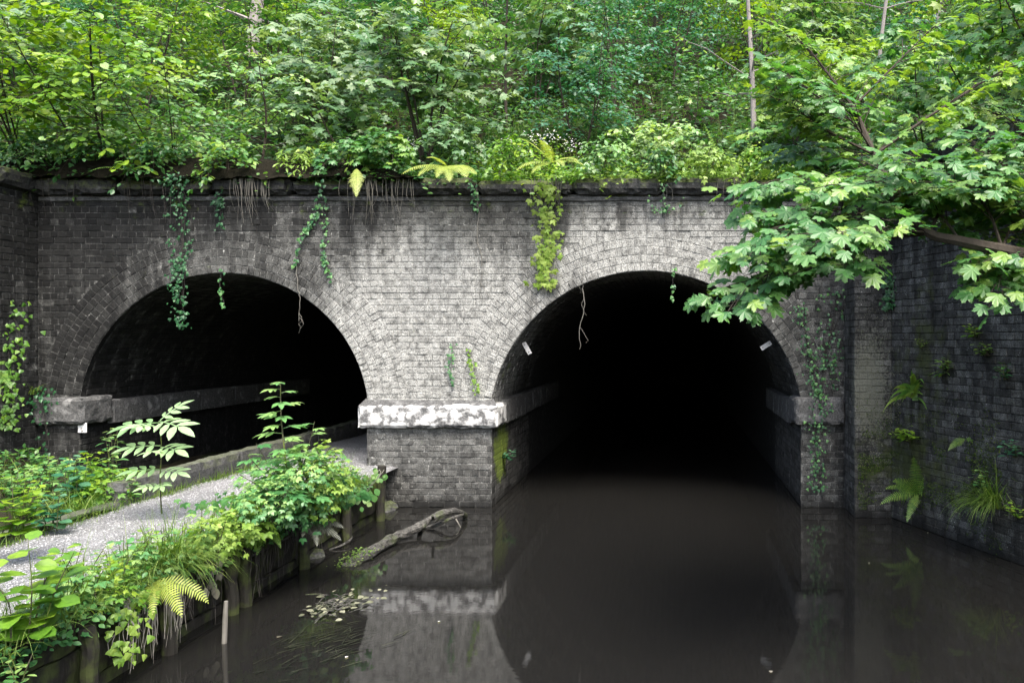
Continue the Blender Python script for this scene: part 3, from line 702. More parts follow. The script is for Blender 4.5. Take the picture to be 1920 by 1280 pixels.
def tuft(name, label, base, n, ln, droop=.7, spread=.6, seed=0, mat='grass', group=None, wd=.004, face=None, rad=.06):
    rr = rng(seed); o = thing(name, label, 'grass', base, group); t = Tris()
    for i in range(n):
        a = rr.uniform(0, 6.28); dv = Vector((math.cos(a) * spread, math.sin(a) * spread, rr.uniform(.5, 1.3)))
        if face: dv = dv + Vector(face) * rr.uniform(.2, 1)
        blade(t, Vector(base) + Vector((rr.gauss(0, rad), rr.gauss(0, rad), 0)), dv, ln * rr.uniform(.5, 1.1), wd * rr.uniform(.6, 1.2), droop * rr.uniform(.5, 1.3), rr)
    t.build('blades', L[mat], o, 'stuff'); return o
def ivy(name, label, path, width, n, size=.05, mat='ivy', seed=0, group=None, strands=2, leaf='ivy', face=(0, -1, 0), bark='root_dark', cat='ivy', tint=(.1, .9), wild=.35):
    rr = rng(seed); pts = spline(path, 6); o = thing(name, label, cat, pts[0], group); t = Tris(); lf = Leaves(); fc = Vector(face).normalized(); sd_ = fc.cross(Vector((0, 0, 1))).normalized()
    for s in range(strands):
        off = sd_ * rr.uniform(-.5, .5) * width; ph = rr.uniform(0, 6)
        q = [p + off * (.4 + .6 * math.sin(ph + i * .5)) + fc * .012 + sd_ * rr.gauss(0, .008) for i, p in enumerate(pts)]
        e = int(len(q) * rr.uniform(.75, 1)) if s else len(q)
        t.tube(q[:e], lin(.006, .002, e) if e > 1 else [.004], 4, rr.random())
    t.build('stem', M[bark], o)
    for i in range(n):
        u = rr.random() ** .9; q = u * (len(pts) - 1); k = min(len(pts) - 2, int(q)); p = pts[k].lerp(pts[k + 1], q - k)
        p = p + sd_ * rr.gauss(0, width * .42) * (1.15 - .6 * u) + fc * rr.uniform(.01, .05 + width * .12) + Vector((0, 0, rr.gauss(0, .03)))
        lf.add(p, Vector((0, 0, -1)) + sd_ * rr.gauss(0, .7) + fc * rr.uniform(0, .5), fc + Vector((rr.gauss(0, wild), rr.gauss(0, wild), .35 + rr.gauss(0, wild))), size * rr.uniform(.55, 1.25), rr.uniform(*tint))
    lf.build('foliage', TP[leaf], L[mat], o); return o
def herb(name, label, base, height, n, leaf, mat, lsize, seed=0, group=None, spread=.5, cat='plant', stems=3, lean=(0, 0), tint=(.1, .9), tb=.2, pieces=False):
    """upright weed: a few stems with leaves all the way up, bigger below"""
    rr = rng(seed); o = thing(name, label, cat, base, group); t = Tris(); lf = Leaves(); base = Vector(base)
    for s in range(stems):
        a = rr.uniform(0, 6.28); h = height * rr.uniform(.6, 1.0) if s else height
        top = base + Vector((math.cos(a) * spread * .5 * h * (s > 0) + lean[0], math.sin(a) * spread * .5 * h * (s > 0) + lean[1], h)); st = spline([base + Vector((math.cos(a), math.sin(a), 0)) * .02 * s, (base + top) / 2 + Vector((rr.gauss(0, .03), rr.gauss(0, .03), 0)), top], 5)
        t.tube(st, lin(.006, .002, len(st)), 4, .5)
        for k in range(n):
            u = .12 + .88 * (k + rr.random() * .5) / n; q = min(u, .999) * (len(st) - 1); i = min(len(st) - 2, int(q)); p = st[i].lerp(st[i + 1], q - i); a = k * 2.4 + s + rr.gauss(0, .3)
            dv = Vector((math.cos(a), math.sin(a), rr.uniform(-.15, .5))); ls = lsize * (1.1 - .5 * u) * rr.uniform(.75, 1.15)
            lf.add(p + dv * .015, dv, Vector((-dv.x * .3, -dv.y * .3 - .15, 1)) + Vector((rr.gauss(0, .2), rr.gauss(0, .2), 0)), ls, rr.uniform(*tint) + tb * u)
    t.build('stem', M['timber_moss'], o)
    if pieces: lf.pieces('leaf', leaf, TP[leaf], L[mat], o, range(len(lf.p)))
    else: lf.build('foliage', TP[leaf], L[mat], o)
    return o
def root(name, label, path, r=.006, mat='root', seed=0, group=None, forks=2, cat='root'):
    rr = rng(seed); pts = spline(path, 5); pts = [p + Vector((rr.gauss(0, .008), 0, 0)) for p in pts]; t = Tris(); t.tube(pts, lin(r, r * .4, len(pts)), 4, rr.random())
    for k in range(forks):
        i = rr.randrange(1, len(pts) - 1); q = [pts[i]]
        for j in range(4): q.append(q[-1] + Vector((rr.uniform(-.05, .05), rr.uniform(-.01, .005), -rr.uniform(.02, .07))))
        t.tube(q, lin(r * .6, r * .25, 5), 3, rr.random())
    return tag(t.build(name, M[mat]), label, cat, group)
UP = Vector((0, 0, 1))
def mass(name, label, cat, c, rad, n, leaf, mat, size, seed=0, tint=(.1, .8), bottom=-.3, tb=.3, group=None, foot=None, lumps=1.6):
    """rounded thicket: stems from a foot, leaves through the outer half of a lumpy volume"""
    rr = rng(seed); c = Vector(c); o = thing(name, label, cat, foot or c - UP * rad[2], group); t = Tris(); lf = Leaves(); f0 = Vector(foot or c - UP * rad[2])
    while len(lf.p) < n:
        d = Vector((rr.gauss(0, 1), rr.gauss(0, 1), rr.gauss(0, 1))).normalized()
        if d.z < bottom: continue
        k = (.45 + .55 * rr.random() ** .6) * (1 + .45 * fbm(d + Vector((seed, 0, 0)), lumps)); p = c + Vector((d.x * rad[0], d.y * rad[1], d.z * rad[2])) * k
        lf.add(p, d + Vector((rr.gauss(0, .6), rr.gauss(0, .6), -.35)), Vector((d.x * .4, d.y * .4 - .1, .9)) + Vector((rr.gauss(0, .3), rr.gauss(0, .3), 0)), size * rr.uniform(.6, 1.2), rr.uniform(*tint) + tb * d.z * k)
        if len(lf.p) % 40 == 0: t.tube([f0 + Vector((rr.gauss(0, .05), rr.gauss(0, .05), 0)), (f0 + p) / 2 + Vector((rr.gauss(0, .05), rr.gauss(0, .05), .05)), p], [.006, .004, .002], 4, .5)
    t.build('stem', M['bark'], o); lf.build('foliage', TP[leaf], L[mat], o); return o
def hp(px, y):      # a place on the hillside under image column px, at depth y behind the portal face
    d = DC + y; x = (px - CX) * d / F
    return Vector((x, y, hill(x, y) - .03))

# ------------------------------------------------------------------ wooded slope: undergrowth mass, far bushes and trees
rr = rng(21); lf = Leaves(); gt = Tris()
for i in range(70000):
    y = .55 + 13 * rr.random() ** 1.25; d = DC + y; x = (rr.uniform(-80, 2000) - CX) * d / F; cl = fbm((x, y, 2), .8)
    z = hill(x, y) + abs(rr.gauss(0, .16 + .3 * max(0, cl)))
    a = rr.uniform(0, 6.28); lf.add((x, y, z), (math.cos(a), math.sin(a) - .4, rr.uniform(-.5, .4)), (rr.gauss(0, .4), rr.gauss(-.55, .4), 1), rr.uniform(.06, .12) * (1 + .03 * y), .45 + .5 * cl + rr.gauss(0, .2))
for i in range(9000):
    y = .6 + 6 * rr.random() ** 1.5; d = DC + y; x = (rr.uniform(-40, 1960) - CX) * d / F
    if fbm((x, y, 7), .6) < .05: continue
    blade(gt, (x, y, hill(x, y) - .02), (rr.gauss(0, .35), rr.gauss(-.1, .35), 1), rr.uniform(.25, .6), .004, rr.uniform(.3, .9), rr, 4)
lo_ = lf.build('undergrowth', TP['far'], L['wood'], None); lo_['label'] = 'low leafy undergrowth covering the steep woodland slope'; lo_['category'] = 'undergrowth'
go = gt.build('slope_grass', L['grass'], None, 'stuff'); go['label'] = 'long pale grass between the bushes on the slope'; go['category'] = 'grass'
protos = []
for k, (mat, leaf, ls) in enumerate((('wood', 'far', .1), ('maple_b', 'maple_far', .15), ('hazel', 'oval', .1), ('teal', 'far', .1), ('wood', 'oval', .11))):
    protos.append(dict(mat=mat, leaf=leaf, ls=ls, o=None))
BGK = ['mid green small leaved bush', 'grey green maple bush', 'yellow green hazel bush', 'bluish leaved bush', 'dark oval leaved bush']
RANK = ['low on the slope', 'half way up the slope', 'high on the slope', 'topmost on the slope']
OVER = [(180, 'behind the end of the parapet'), (420, 'over the towpath arch haunch'), (660, 'over the towpath arch'), (900, 'over the pier'), (1130, 'behind the bluish shrub'), (1400, 'over the canal arch crown'), (1600, 'behind the young sycamores'), (1790, 'over the pilaster'), (5000, 'over the wing wall')]
def bg_label(k, row, px): return BGK[k] + ' ' + RANK[row] + ' ' + next(t for lim, t in OVER if px < lim)
rr = rng(33); spots = []
for row, (y, cnt) in enumerate(((3.6, 11), (5.2, 12), (7.2, 12), (9.6, 12))):
    for i in range(cnt):
        px = -60 + (i + rr.uniform(.15, .85)) * 2040 / cnt
        if row == 0 and 1180 < px < 1400: continue
        spots.append((px, y + rr.uniform(-.6, .6), (i * 2 + row + rr.randrange(2)) % 5, rr.uniform(.75, 1.15), row))
for px, y, k, sc, row in spots:
    if 1150 < px < 1420 and y < 8: k = 3 if k in (1, 2) else 0
    p = hp(px, y); q = protos[k]
    if q['o'] is None:
        q['o'] = shrub('woodland_bush', bg_label(k, row, px), 'bush', (0, 0, 0), 2.3, 1.15, q['leaf'], q['mat'], 'bushes far up the wooded slope', seed=70 + k, stems=3, nb=13, tw=6, lv=5 if q['leaf'] != 'maple_far' else 4, lsize=q['ls'], r0=.022, splay=.4, tb=.25)
        q['o'].location = p; q['o'].scale = (sc, sc, sc); q['o'].rotation_euler = (0, 0, rr.uniform(0, 6.28))
    else: copy_tree(q['o'], p, rr.uniform(0, 6.28), sc)['label'] = bg_label(k, row, px)
def trunk(label, pts, r, mat='bark_pale', limbs=0, seed=0, leafy=None, lname='wood'):
    rr = rng(seed); o = thing('woodland_tree', label, 'tree', pts[0]); t = Tris(); q = spline(pts, 6); t.tube(q, lin(r, r * .55, len(q)), 8, .5, .07, rr); lf = Leaves()
    for k in range(limbs):
        i = rr.randrange(len(q) // 3, len(q)); a = rr.uniform(0, 6.28); d = Vector((math.cos(a), math.sin(a), rr.uniform(.1, .6))); b = [q[i]]
        for j in range(5): b.append(b[-1] + d * .22 + Vector((rr.gauss(0, .04), rr.gauss(0, .04), rr.gauss(0, .03))))
        t.tube(b, lin(r * .35, .003, 6), 4, .5)
        for m in range(26):
            p = b[rr.randrange(2, 6)] + Vector((rr.gauss(0, .14), rr.gauss(0, .14), rr.gauss(0, .08))); lf.add(p, (rr.gauss(0, 1), rr.gauss(0, 1), -.3), (rr.gauss(0, .3), rr.gauss(-.1, .3), 1), rr.uniform(.06, .12), rr.uniform(.2, .9))
    t.build('trunk', M[mat], o)
    if lf.p: lf.build('crown', TP['oval'], L[lname], o)
    return o
trunk('slender pale tree trunk standing behind the parapet over the canal arch', [P(1414, 270, 12.4), P(1412, 190, 12.45), P(1408, 100, 12.5), P(1399, -60, 12.6)], .05, limbs=9, seed=3, lname='pale')
trunk('thick grey leaning trunk deep in the wood above the towpath arch', [hp(470, 6.5), hp(470, 6.5) + Vector((.15, .1, 1.6)), hp(470, 6.5) + Vector((.65, .3, 5))], .16, limbs=5, seed=4)
trunk('thin dark trunk among maples high on the slope', [hp(950, 3.0), hp(950, 3.0) + Vector((-.02, 0, 1.2)), hp(950, 3.0) + Vector((.05, 0, 3.5))], .03, 'bark', limbs=5, seed=5)
trunk('straight grey trunk behind the sycamore boughs', [hp(1755, 4), hp(1755, 4) + Vector((.05, 0, 2)), hp(1755, 4) + Vector((.1, 0, 5))], .06, limbs=6, seed=6)
trunk('pale forked trunk beside the straight grey one behind the sycamore', [hp(1660, 3), hp(1660, 3) + Vector((-.1, 0, 1.5)), hp(1660, 3) + Vector((.25, 0, 4))], .045, limbs=8, seed=7)

# ------------------------------------------------------------------ saplings and bushes along the top of the portal
shrub('hazel_bush', 'big yellow green hazel bush at the end of the parapet', 'bush', hp(60, .6), 2.3, 1.5, 'round', 'hazel', seed=101, lean=(0, -1.15), stems=4, nb=14, tw=6, lv=5, lsize=.115, r0=.02, splay=.45, tb=.35)
shrub('hazel_bush', 'hazel bush with dark forked stems beside the slender sapling', 'bush', hp(205, .6), 2.3, 1.5, 'round', 'hazel', seed=102, lean=(0, -1.1), stems=4, nb=14, tw=6, lv=5, lsize=.115, r0=.022, splay=.4, tb=.35)
shrub('hazel_bush', 'low hazel bush hanging leaves over the parapet corner', 'bush', hp(130, .75), 1.0, 1.0, 'round', 'hazel', seed=103, stems=4, nb=9, tw=5, lv=5, lsize=.085, r0=.014, splay=.6)
shrub('hazel_bush', 'hazel bush of fresh green leaves leaning over the towpath arch', 'bush', hp(330, .6), 1.6, 1.2, 'round', 'pale', seed=104, lean=(0, -.9), stems=3, nb=10, tw=5, lv=5, lsize=.085, r0=.016, splay=.5)
shrub('maple_sapling', 'slim upright sapling with dark stem above the towpath arch crown', 'sapling', hp(480, .75), 2.2, 1.1, 'oval', 'pale', seed=105, stems=1, nb=22, tw=5, lv=5, lsize=.09, r0=.034, t0=.3, tb=.3)
shrub('maple_sapling', 'leaning maple sapling between the slim sapling and the many stemmed maple', 'sapling', hp(672, .95), 1.5, .9, 'maple_far', 'maple_b', seed=106, stems=1, nb=15, tw=4, lv=4, lsize=.155, r0=.022, t0=.25, lean=(-.75, 0))
shrub('maple_bush', 'many stemmed maple bush with greyish leaves above the pier', 'bush', hp(800, 1.35), 2.3, 1.15, 'maple_far', 'maple_b', seed=107, stems=6, nb=12, tw=5, lv=4, lsize=.155, r0=.03, t0=.4, splay=.5, tb=.2)
shrub('maple_bush', 'tall maple bush rising behind the leaning sapling', 'bush', hp(600, 2.2), 2.4, 1.1, 'maple_far', 'maple_b', seed=117, stems=4, nb=12, tw=5, lv=4, lsize=.155, r0=.02, splay=.4, tb=.25)
shrub('bluish_shrub', 'dark bluish shrub behind the white wildflowers', 'bush', hp(1090, 1.9), 2.1, .95, 'oval', 'teal', seed=108, stems=5, nb=13, tw=6, lv=5, lsize=.085, r0=.02, splay=.4, tb=.15)
shrub('glossy_shrub', 'bright pale green shrub with shining oval leaves above the canal arch', 'bush', hp(1232, .65), 1.15, .7, 'oval', 'pale', seed=109, stems=5, nb=10, tw=4, lv=5, lsize=.1, r0=.012, splay=.6, tb=.4, tint=(.4, .9))
shrub('maple_sapling', 'small maple sapling alone against the dark slope', 'sapling', hp(1300, 2.6), 1.5, .55, 'maple_far', 'maple', seed=110, stems=1, nb=12, tw=4, lv=4, lsize=.11, r0=.012)
shrub('sycamore_sapling', 'young sycamore beside the slender pale trunk', 'sapling', hp(1500, 1.0), 2.2, 1.05, 'maple_far', 'maple', seed=111, stems=3, nb=14, tw=5, lv=4, lsize=.155, r0=.02, splay=.4, tb=.4)
shrub('sycamore_sapling', 'young sycamore with yellowish tops behind the overhanging boughs', 'sapling', hp(1640, 1.2), 2.5, 1.1, 'maple_far', 'maple', seed=112, stems=3, nb=14, tw=5, lv=4, lsize=.155, r0=.02, splay=.4, tb=.5)
shrub('sycamore_sapling', 'young sycamore in the corner above the wing wall', 'sapling', hp(1800, .9), 2.2, 1.1, 'maple_far', 'maple', seed=113, stems=3, nb=14, tw=5, lv=4, lsize=.155, r0=.02, splay=.4)
for k, (y, xo, h, lab) in enumerate(((-.9, .35, 1.9, 'young sycamore rooted at the head of the wing wall'), (-2.0, .4, 2.1, 'young sycamore leaning out over the middle of the wing wall'), (-3.1, .45, 2.3, 'young sycamore on the bank beside the large bough'), (-4.3, .3, 2.0, 'young sycamore overhanging the far end of the wing wall coping'))):
    shrub('sycamore_sapling', lab, 'sapling', (wing_x(y) + xo, y, 4.5), h, 1.2, 'maple_far', 'maple', seed=190 + k, stems=4, nb=13, tw=5, lv=4, lsize=.135, r0=.02, splay=.5, t0=.08, lean=(-.35, -.1), droop=.55, el=(-.2, .45))
# low sprays over the coping
for k, (px, py, d, w_, mat, leaf, lab) in enumerate((
    (430, 318, 11.0, .55, 'maple', 'oval', 'flat spray of green leaves hanging over the coping above the towpath arch'),
    (650, 305, 11.05, .5, 'maple', 'maple_far', 'low maple seedling spreading over the coping beside the single hanging fern'),
    (735, 292, 11.1, .5, 'maple', 'maple_far', 'low maple seedling on the coping beside the yellow ferns'),
    (840, 268, 11.3, .6, 'maple_b', 'maple_far', 'low grey leaved maple seedling above the yellow ferns'),
    (180, 300, 11.2, .7, 'wood', 'oval', 'dark bramble sprawling over the coping by the hazel'),
    (60, 320, 11.1, .6, 'wood', 'oval', 'dark bramble trailing over the coping end'),
    (560, 322, 11.15, .35, 'ivy_y', 'lance', 'yellow green strap leaved plant on the coping edge'),
    (1130, 310, 11.1, .4, 'pale', 'oval', 'light leaved seedling on the parapet before the bluish shrub'),
    (1340, 315, 11.1, .45, 'ivy_y', 'tri', 'yellow green bramble on the parapet before the upright fern'),
    (1440, 320, 11.05, .45, 'hazel', 'oval', 'green seedling on the parapet by the sycamore bough'),
    (960, 305, 11.1, .4, 'hazel', 'oval', 'green seedling on the parapet between the two yellow ferns'),
    (1240, 322, 11.05, .35, 'wood', 'oval', 'dark seedling trailing over the parapet below the glossy shrub'),
    (290, 318, 11.1, .5, 'wood', 'oval', 'dark creeping plant on the coping above the towpath arch haunch'))):
    b = P(px, py, d + .25); b.z = max(b.z, Z_COP + .3)
    shrub('coping_plant', lab, 'plant', b, .32, w_, leaf, mat, seed=140 + k, stems=3, nb=8, tw=4, lv=4, lsize=.1 if leaf.startswith('m') else .085, r0=.007, splay=.9, droop=.75, t0=.1, el=(-.1, .35))
# ground cover on the parapet over the canal arch
rr = rng(44)
for k, (p0, p1, mat, leaf, ls, n, lab) in enumerate((
    (1040, 1500, 'ivy_y', 'far', .07, 2600, 'yellow green ivy carpet on the parapet over the canal arch'),
    (880, 1090, 'hazel', 'oval', .07, 700, 'light green ground cover on the parapet above the pier'),
    (560, 900, 'wood', 'oval', .075, 600, 'mixed dark leaves crowding the parapet beside the yellow ferns'),
    (0, 560, 'wood', 'oval', .075, 420, 'dark leafy growth along the parapet over the towpath arch'))):
    lf = Leaves()
    for i in range(n):
        x = WX(rr.uniform(p0, p1)); y = rr.uniform(-.25, .75); cl = fbm((x, y * .3, 3 + k), 1.3)
        z = Z_COP + .34 + .12 * max(0, y) + abs(rr.gauss(0, .05 + .24 * max(0, cl + .1))) - (rr.random() * (.06 + .7 * max(0, cl + .08)) if y < -.12 else 0)
        lf.add((x, y, z), (rr.gauss(0, 1), rr.gauss(-.6, .7), rr.uniform(-.6, .3)), (rr.gauss(0, .4), rr.gauss(-.5, .4), 1), ls * rr.uniform(.6, 1.2), .45 + .6 * cl + rr.gauss(0, .2))
    o = lf.build('ground_cover', TP[leaf], L[mat], None); tag(o, lab, 'ground cover')
# growth bulging over the coping beyond the towpath arch
for k, (px, w_, dz, mat, lab) in enumerate(((90, .7, .2, 'wood', 'dark growth hanging over the parapet beside the hazels'), (290, .6, .2, 'wood', 'dark growth hanging over the parapet by the ivy curtain'), (720, .5, .15, 'maple', 'leafy growth hanging over the parapet by the yellow ferns'))):
    mass('overhanging_growth', lab, 'plant', (WX(px), -.02, Z_COP + .55 + dz), (w_, .4, .2), 240, 'oval', mat, .08, seed=400 + k, tint=(.0, .5), bottom=-.4, tb=.4, foot=(WX(px), .3, Z_COP + .36))
def lip(x, y):
    f = max(0.0, min(1.0, (WX(800) - x) / 1.2)); u = max(0, min(1, (y + .24) / .35)); u = u * u * (3 - 2 * u)
    return Z_COP + .30 + f * u * (.3 + .12 * fbm((x, y, 1), 2.2)) + .05 * fbm((x, y, 6), 5)
grid('earth_lip', rangef(X_QL - 1.2, WX(800), .06), rangef(-.24, .85, .06), lip, M['soil_dark'])
# ferns on the parapet
def fd(*a): return [((x, y, z), l, dr) for x, y, z, l, dr in a]
fern('fern', 'yellow green fern of broad fronds drooping over the parapet above the pier', P(838, 312, 10.85), fd((-.95, -.4, .12, .62, .75), (-.6, -.7, .0, .5, .9), (-.05, -.7, -.1, .46, .9), (.25, -.7, -.15, .56, .8), (.55, -.6, .0, .62, .8), (.9, -.3, .1, .5, .8), (-.3, -.6, .4, .4, .9)), 'fern_y', width=.52, seed=1, n=22)
fern('fern', 'single yellow fern frond hanging down below the coping', P(668, 316, 10.95), fd((.2, -.5, -.45, .56, .7),), 'fern_y', width=.36, seed=2, n=24)
fern('fern', 'yellow fern clump above the ivy strand beside the canal arch', P(1035, 305, 10.95), fd((-.85, -.5, .1, .56, .85), (-.6, -.7, -.1, .42, .9), (-.5, -.4, .6, .6, .7), (.4, -.6, .1, .4, .9), (.7, -.4, .3, .45, .8), (-.1, -.5, .5, .5, .8), (.9, -.3, .2, .5, .7)), 'fern_y', width=.44, seed=3, n=22)
fern('fern', 'green fern with two long fronds beside the slim sapling foot', P(462, 288, 11.6), fd((-1, -.3, .5, .7, .7), (.9, -.3, .5, .55, .7), (.2, -.6, .6, .5, .8)), 'fern', width=.3, seed=4)
fern('fern', 'tall upright green fern beside the slender pale trunk', hp(1362, .9), fd((-.7, -.1, 1.1, .95, .55), (-.35, -.2, 1.2, 1.0, .5), (.1, -.2, 1.3, .95, .45), (.5, -.1, 1.1, .95, .5), (.8, 0, .8, .85, .6), (-.9, -.2, .6, .8, .7)), 'fern', width=.26, seed=5)
fern('fern', 'small fern on the dark slope behind the glossy shrub', hp(1240, 1.9), fd((-.5, -.2, 1, .7, .6), (.3, -.2, 1, .75, .5), (.8, -.2, .7, .65, .6)), 'fern', width=.28, seed=6)
fern('fern', 'dark fern on the coping under the bramble', P(250, 322, 11.1), fd((-.8, -.5, .3, .55, .9), (.7, -.5, .3, .55, .9), (.1, -.7, .4, .5, 1)), 'fern', width=.28, seed=7)
# white wildflowers
rr = rng(55)
for k, (px, y, h, lab) in enumerate(((772, .9, .75, 'white wildflower beside the many stemmed maple'), (962, .9, .75, 'white wildflower standing apart above the yellow fern'), (1000, 1.1, .8, 'white wildflower in front of the bluish shrub'), (1022, .9, .85, 'tallest white wildflower in front of the bluish shrub'), (1046, 1.0, .85, 'white wildflower with two heads before the bluish shrub'), (1076, .9, .75, 'white wildflower between the bluish and the glossy shrubs'), (900, 1.0, .6, 'small white wildflower by the maple leaves'))):
    b = hp(px, y); o = herb('wildflower', lab, b, h, 12, 'lance', 'hazel', .13, seed=160 + k, cat='wildflower', stems=3, spread=.4); lf = Leaves()
    for i in range(34):
        a = rr.uniform(0, 6.28); s = rr.randrange(3); c = b + Vector((rr.gauss(0, .05) + (s - 1) * .07, rr.gauss(0, .05), h * (.97 - .12 * s * rr.random()) + rr.gauss(0, .05)))
        lf.add(c, (math.cos(a), math.sin(a) - .5, .3), (rr.gauss(0, .5), -1, .6), rr.uniform(.022, .04), rr.random())
    lf.build('blossom', TP['far'], L['flower'], o)

# ------------------------------------------------------------------ sycamore bough over the water
syc = thing('sycamore_tree', 'large sycamore bough with broad leaves overhanging the canal from the bank', 'tree', P(2140, 330, 5.6))
rr = rng(81); t = Tris(); lf = Leaves()
limbs = [
 ([(2140, 330, 5.6), (2060, 450, 5.6), (1980, 482, 5.2), (1880, 468, 5.0), (1800, 452, 5.0), (1740, 436, 5.05), (1690, 380, 5.2), (1640, 290, 5.7), (1600, 200, 5.9)], .05, .018),
 ([(1740, 436, 5.05), (1640, 448, 5.35), (1540, 462, 5.2), (1440, 495, 5.1), (1340, 530, 5.0)], .018, .004),
 ([(1690, 380, 5.2), (1600, 345, 5.5), (1500, 335, 5.5), (1400, 345, 5.5)], .014, .003),
 ([(1640, 290, 5.7), (1560, 250, 5.8), (1500, 225, 5.9), (1450, 195, 6)], .012, .003),
 ([(1600, 200, 5.9), (1540, 130, 6.1), (1490, 90, 6.2), (1440, 70, 6.3)], .012, .003),
 ([(1600, 200, 5.9), (1680, 120, 6.2), (1740, 60, 6.4)], .011, .003),
 ([(1640, 290, 5.7), (1740, 220, 5.9), (1850, 150, 6.1), (1930, 110, 6.2)], .014, .004),
 ([(1740, 436, 5.05), (1790, 360, 5.6), (1870, 300, 5.7), (1950, 270, 5.8)], .014, .004),
 ([(1690, 380, 5.2), (1760, 330, 5.4), (1830, 330, 5.3)], .01, .003),
 ([(1800, 452, 5.0), (1850, 485, 5.2), (1885, 515, 5.0)], .009, .003),
 ([(1880, 468, 5.0), (1900, 420, 5.4), (1960, 370, 5.4)], .012, .003),
 ([(1640, 452, 5.35), (1560, 420, 5.2), (1470, 430, 5.1), (1350, 455, 5.0)], .009, .002),
 ([(1640, 452, 5.35), (1590, 480, 5.0), (1500, 505, 4.9)], .008, .002),
 ([(1690, 380, 5.2), (1640, 400, 5.3), (1540, 390, 5.2), (1440, 395, 5.2)], .01, .003),
 ([(1980, 482, 5.2), (1940, 485, 5.1), (1910, 480, 4.9)], .009, .003),
 ([(1880, 468, 5.0), (1850, 400, 5.9), (1780, 330, 6.2), (1700, 300, 6.4)], .012, .003),
 ([(1980, 482, 5.2), (1960, 320, 6.2), (1900, 230, 6.4), (1820, 200, 6.5)], .014, .003),
 ([(1690, 380, 5.2), (1620, 310, 6.1), (1560, 285, 6.3), (1480, 285, 6.4)], .011, .003),
 ([(1800, 452, 5.0), (1760, 400, 5.2), (1690, 345, 5.1), (1610, 345, 5.0)], .011, .003),
 ([(1880, 468, 5.0), (1850, 390, 5.2), (1800, 350, 5.0), (1740, 320, 5.0)], .011, .003),
 ([(2060, 450, 5.6), (1990, 380, 5.3), (1930, 330, 5.2), (1860, 300, 5.2)], .012, .003),
 ([(1740, 436, 5.05), (1680, 430, 5.0), (1600, 430, 4.8), (1540, 440, 4.7)], .009, .003),
 ([(1980, 482, 5.2), (1940, 420, 5.15), (1880, 370, 5.2), (1800, 360, 5.3)], .01, .003),
 ([(2060, 450, 5.6), (1990, 425, 5.4), (1930, 400, 5.5), (1860, 405, 5.6)], .01, .003),
 ([(2060, 450, 5.6), (2000, 330, 5.5), (1930, 270, 5.6), (1850, 260, 5.8)], .012, .003),
 ([(1640, 290, 5.7), (1600, 230, 5.6), (1540, 190, 5.7), (1470, 160, 5.8)], .01, .003)]
for li, (path, r0, r1) in enumerate(limbs):
    pts = spline([P(q[0] + max(0, 1560 - q[0]) * .32, q[1], q[2]) for q in path], 6); t.tube(pts, lin(r0, r1, len(pts)), 7 if r0 > .02 else 5, .5, .05, rr)
    n = len(pts); start = int(n * (.62 if li == 0 else .25)); k = 0
    for i in range(start, n):
        for rep in range(2):
            k += 1; dd = (pts[min(i + 1, n - 1)] - pts[max(0, i - 1)]).normalized(); plane = Vector((rr.gauss(0, .12), rr.gauss(-.05, .12), 1)).normalized()
            side = dd.cross(plane).normalized() * (1 if k % 2 else -1); td = (dd * rr.uniform(.3, 1.1) + side * rr.uniform(.3, 1) + UP * rr.uniform(-.15, .2)).normalized()
            if rep and rr.random() < .15: continue
            tl = rr.uniform(.18, .42); e = pts[i] + td * tl - UP * .12 * tl; t.tube([pts[i], pts[i] + td * tl * .5, e], [.004, .003, .002], 4, .5); tt = rr.uniform(.3, .7) + (.3 if li in (3, 4, 5, 6, 16, 22) else 0)
            for m in range(5):
                v = [.4, .4, .8, .8, 1][m]; sg = 1 if m % 2 else -1; sd2 = td.cross(plane) * sg if m < 4 else Vector((0, 0, 0)); pd = (td * .6 + sd2 + UP * rr.uniform(-.2, .15)).normalized()
                p0 = pts[i].lerp(e, v); p1 = p0 + pd * rr.uniform(.04, .1); t.tube([p0, p1], [.0016, .0012], 3, .5)
                tip = pd * .8 + UP * rr.uniform(-.55, -.05) + Vector((rr.gauss(0, .15), rr.gauss(0, .15), 0)); nr = plane + Vector((rr.gauss(0, .28), rr.gauss(-.5, .28), 0))
                lf.add(p1, tip, nr, rr.uniform(.075, .135), tt + rr.gauss(0, .15))
t.build('branch', M['bark'], syc)
order = sorted(range(len(lf.p)), key=lambda i: -lf.s[i] / (lf.p[i][1] + DC)); fr = [i for i in order if -5.6 < lf.p[i][1] - 0 and lf.p[i][0] < 2.6 * 1]
sel = order[:300]; lf.pieces('leaf', 'maple', TP['maple'], L['maple'], syc, sel); rest = np.array(order[300:])
lf.build('foliage', TP['maple'], L['maple'], syc, rest)
print('sycamore leaves', len(lf.p))

# ------------------------------------------------------------------ climbers and roots on the portal
def wp(px, py, out=.02): p = Vector((WX(px), -out, WZ(py))); return p
ivy('ivy_strand', 'thick dark ivy curtain hanging into the towpath arch', [wp(345, 335, .2), wp(345, 385, .08), wp(345, 470), wp(338, 520, .03), wp(345, 615, .03)], .24, 330, .046, seed=1, strands=4, tint=(.0, .6))
ivy('ivy_strand', 'short thin ivy strand dangling under the towpath arch crown', [wp(420, 508), wp(416, 540), wp(424, 577)], .04, 26, .045, seed=2, strands=1, tint=(.4, 1))
ivy('ivy_strand', 'ivy strand with a bare looping stem beside the towpath arch', [wp(612, 345, .18), wp(603, 380, .05), wp(585, 420), wp(566, 450), wp(556, 500)], .08, 90, .05, seed=3, strands=2, tint=(.3, 1))
ivy('ivy_strand', 'slim ivy strand ending above the towpath arch haunch', [wp(612, 380), wp(611, 450), wp(610, 490), wp(624, 524)], .06, 70, .045, seed=4, strands=1, tint=(.3, 1))
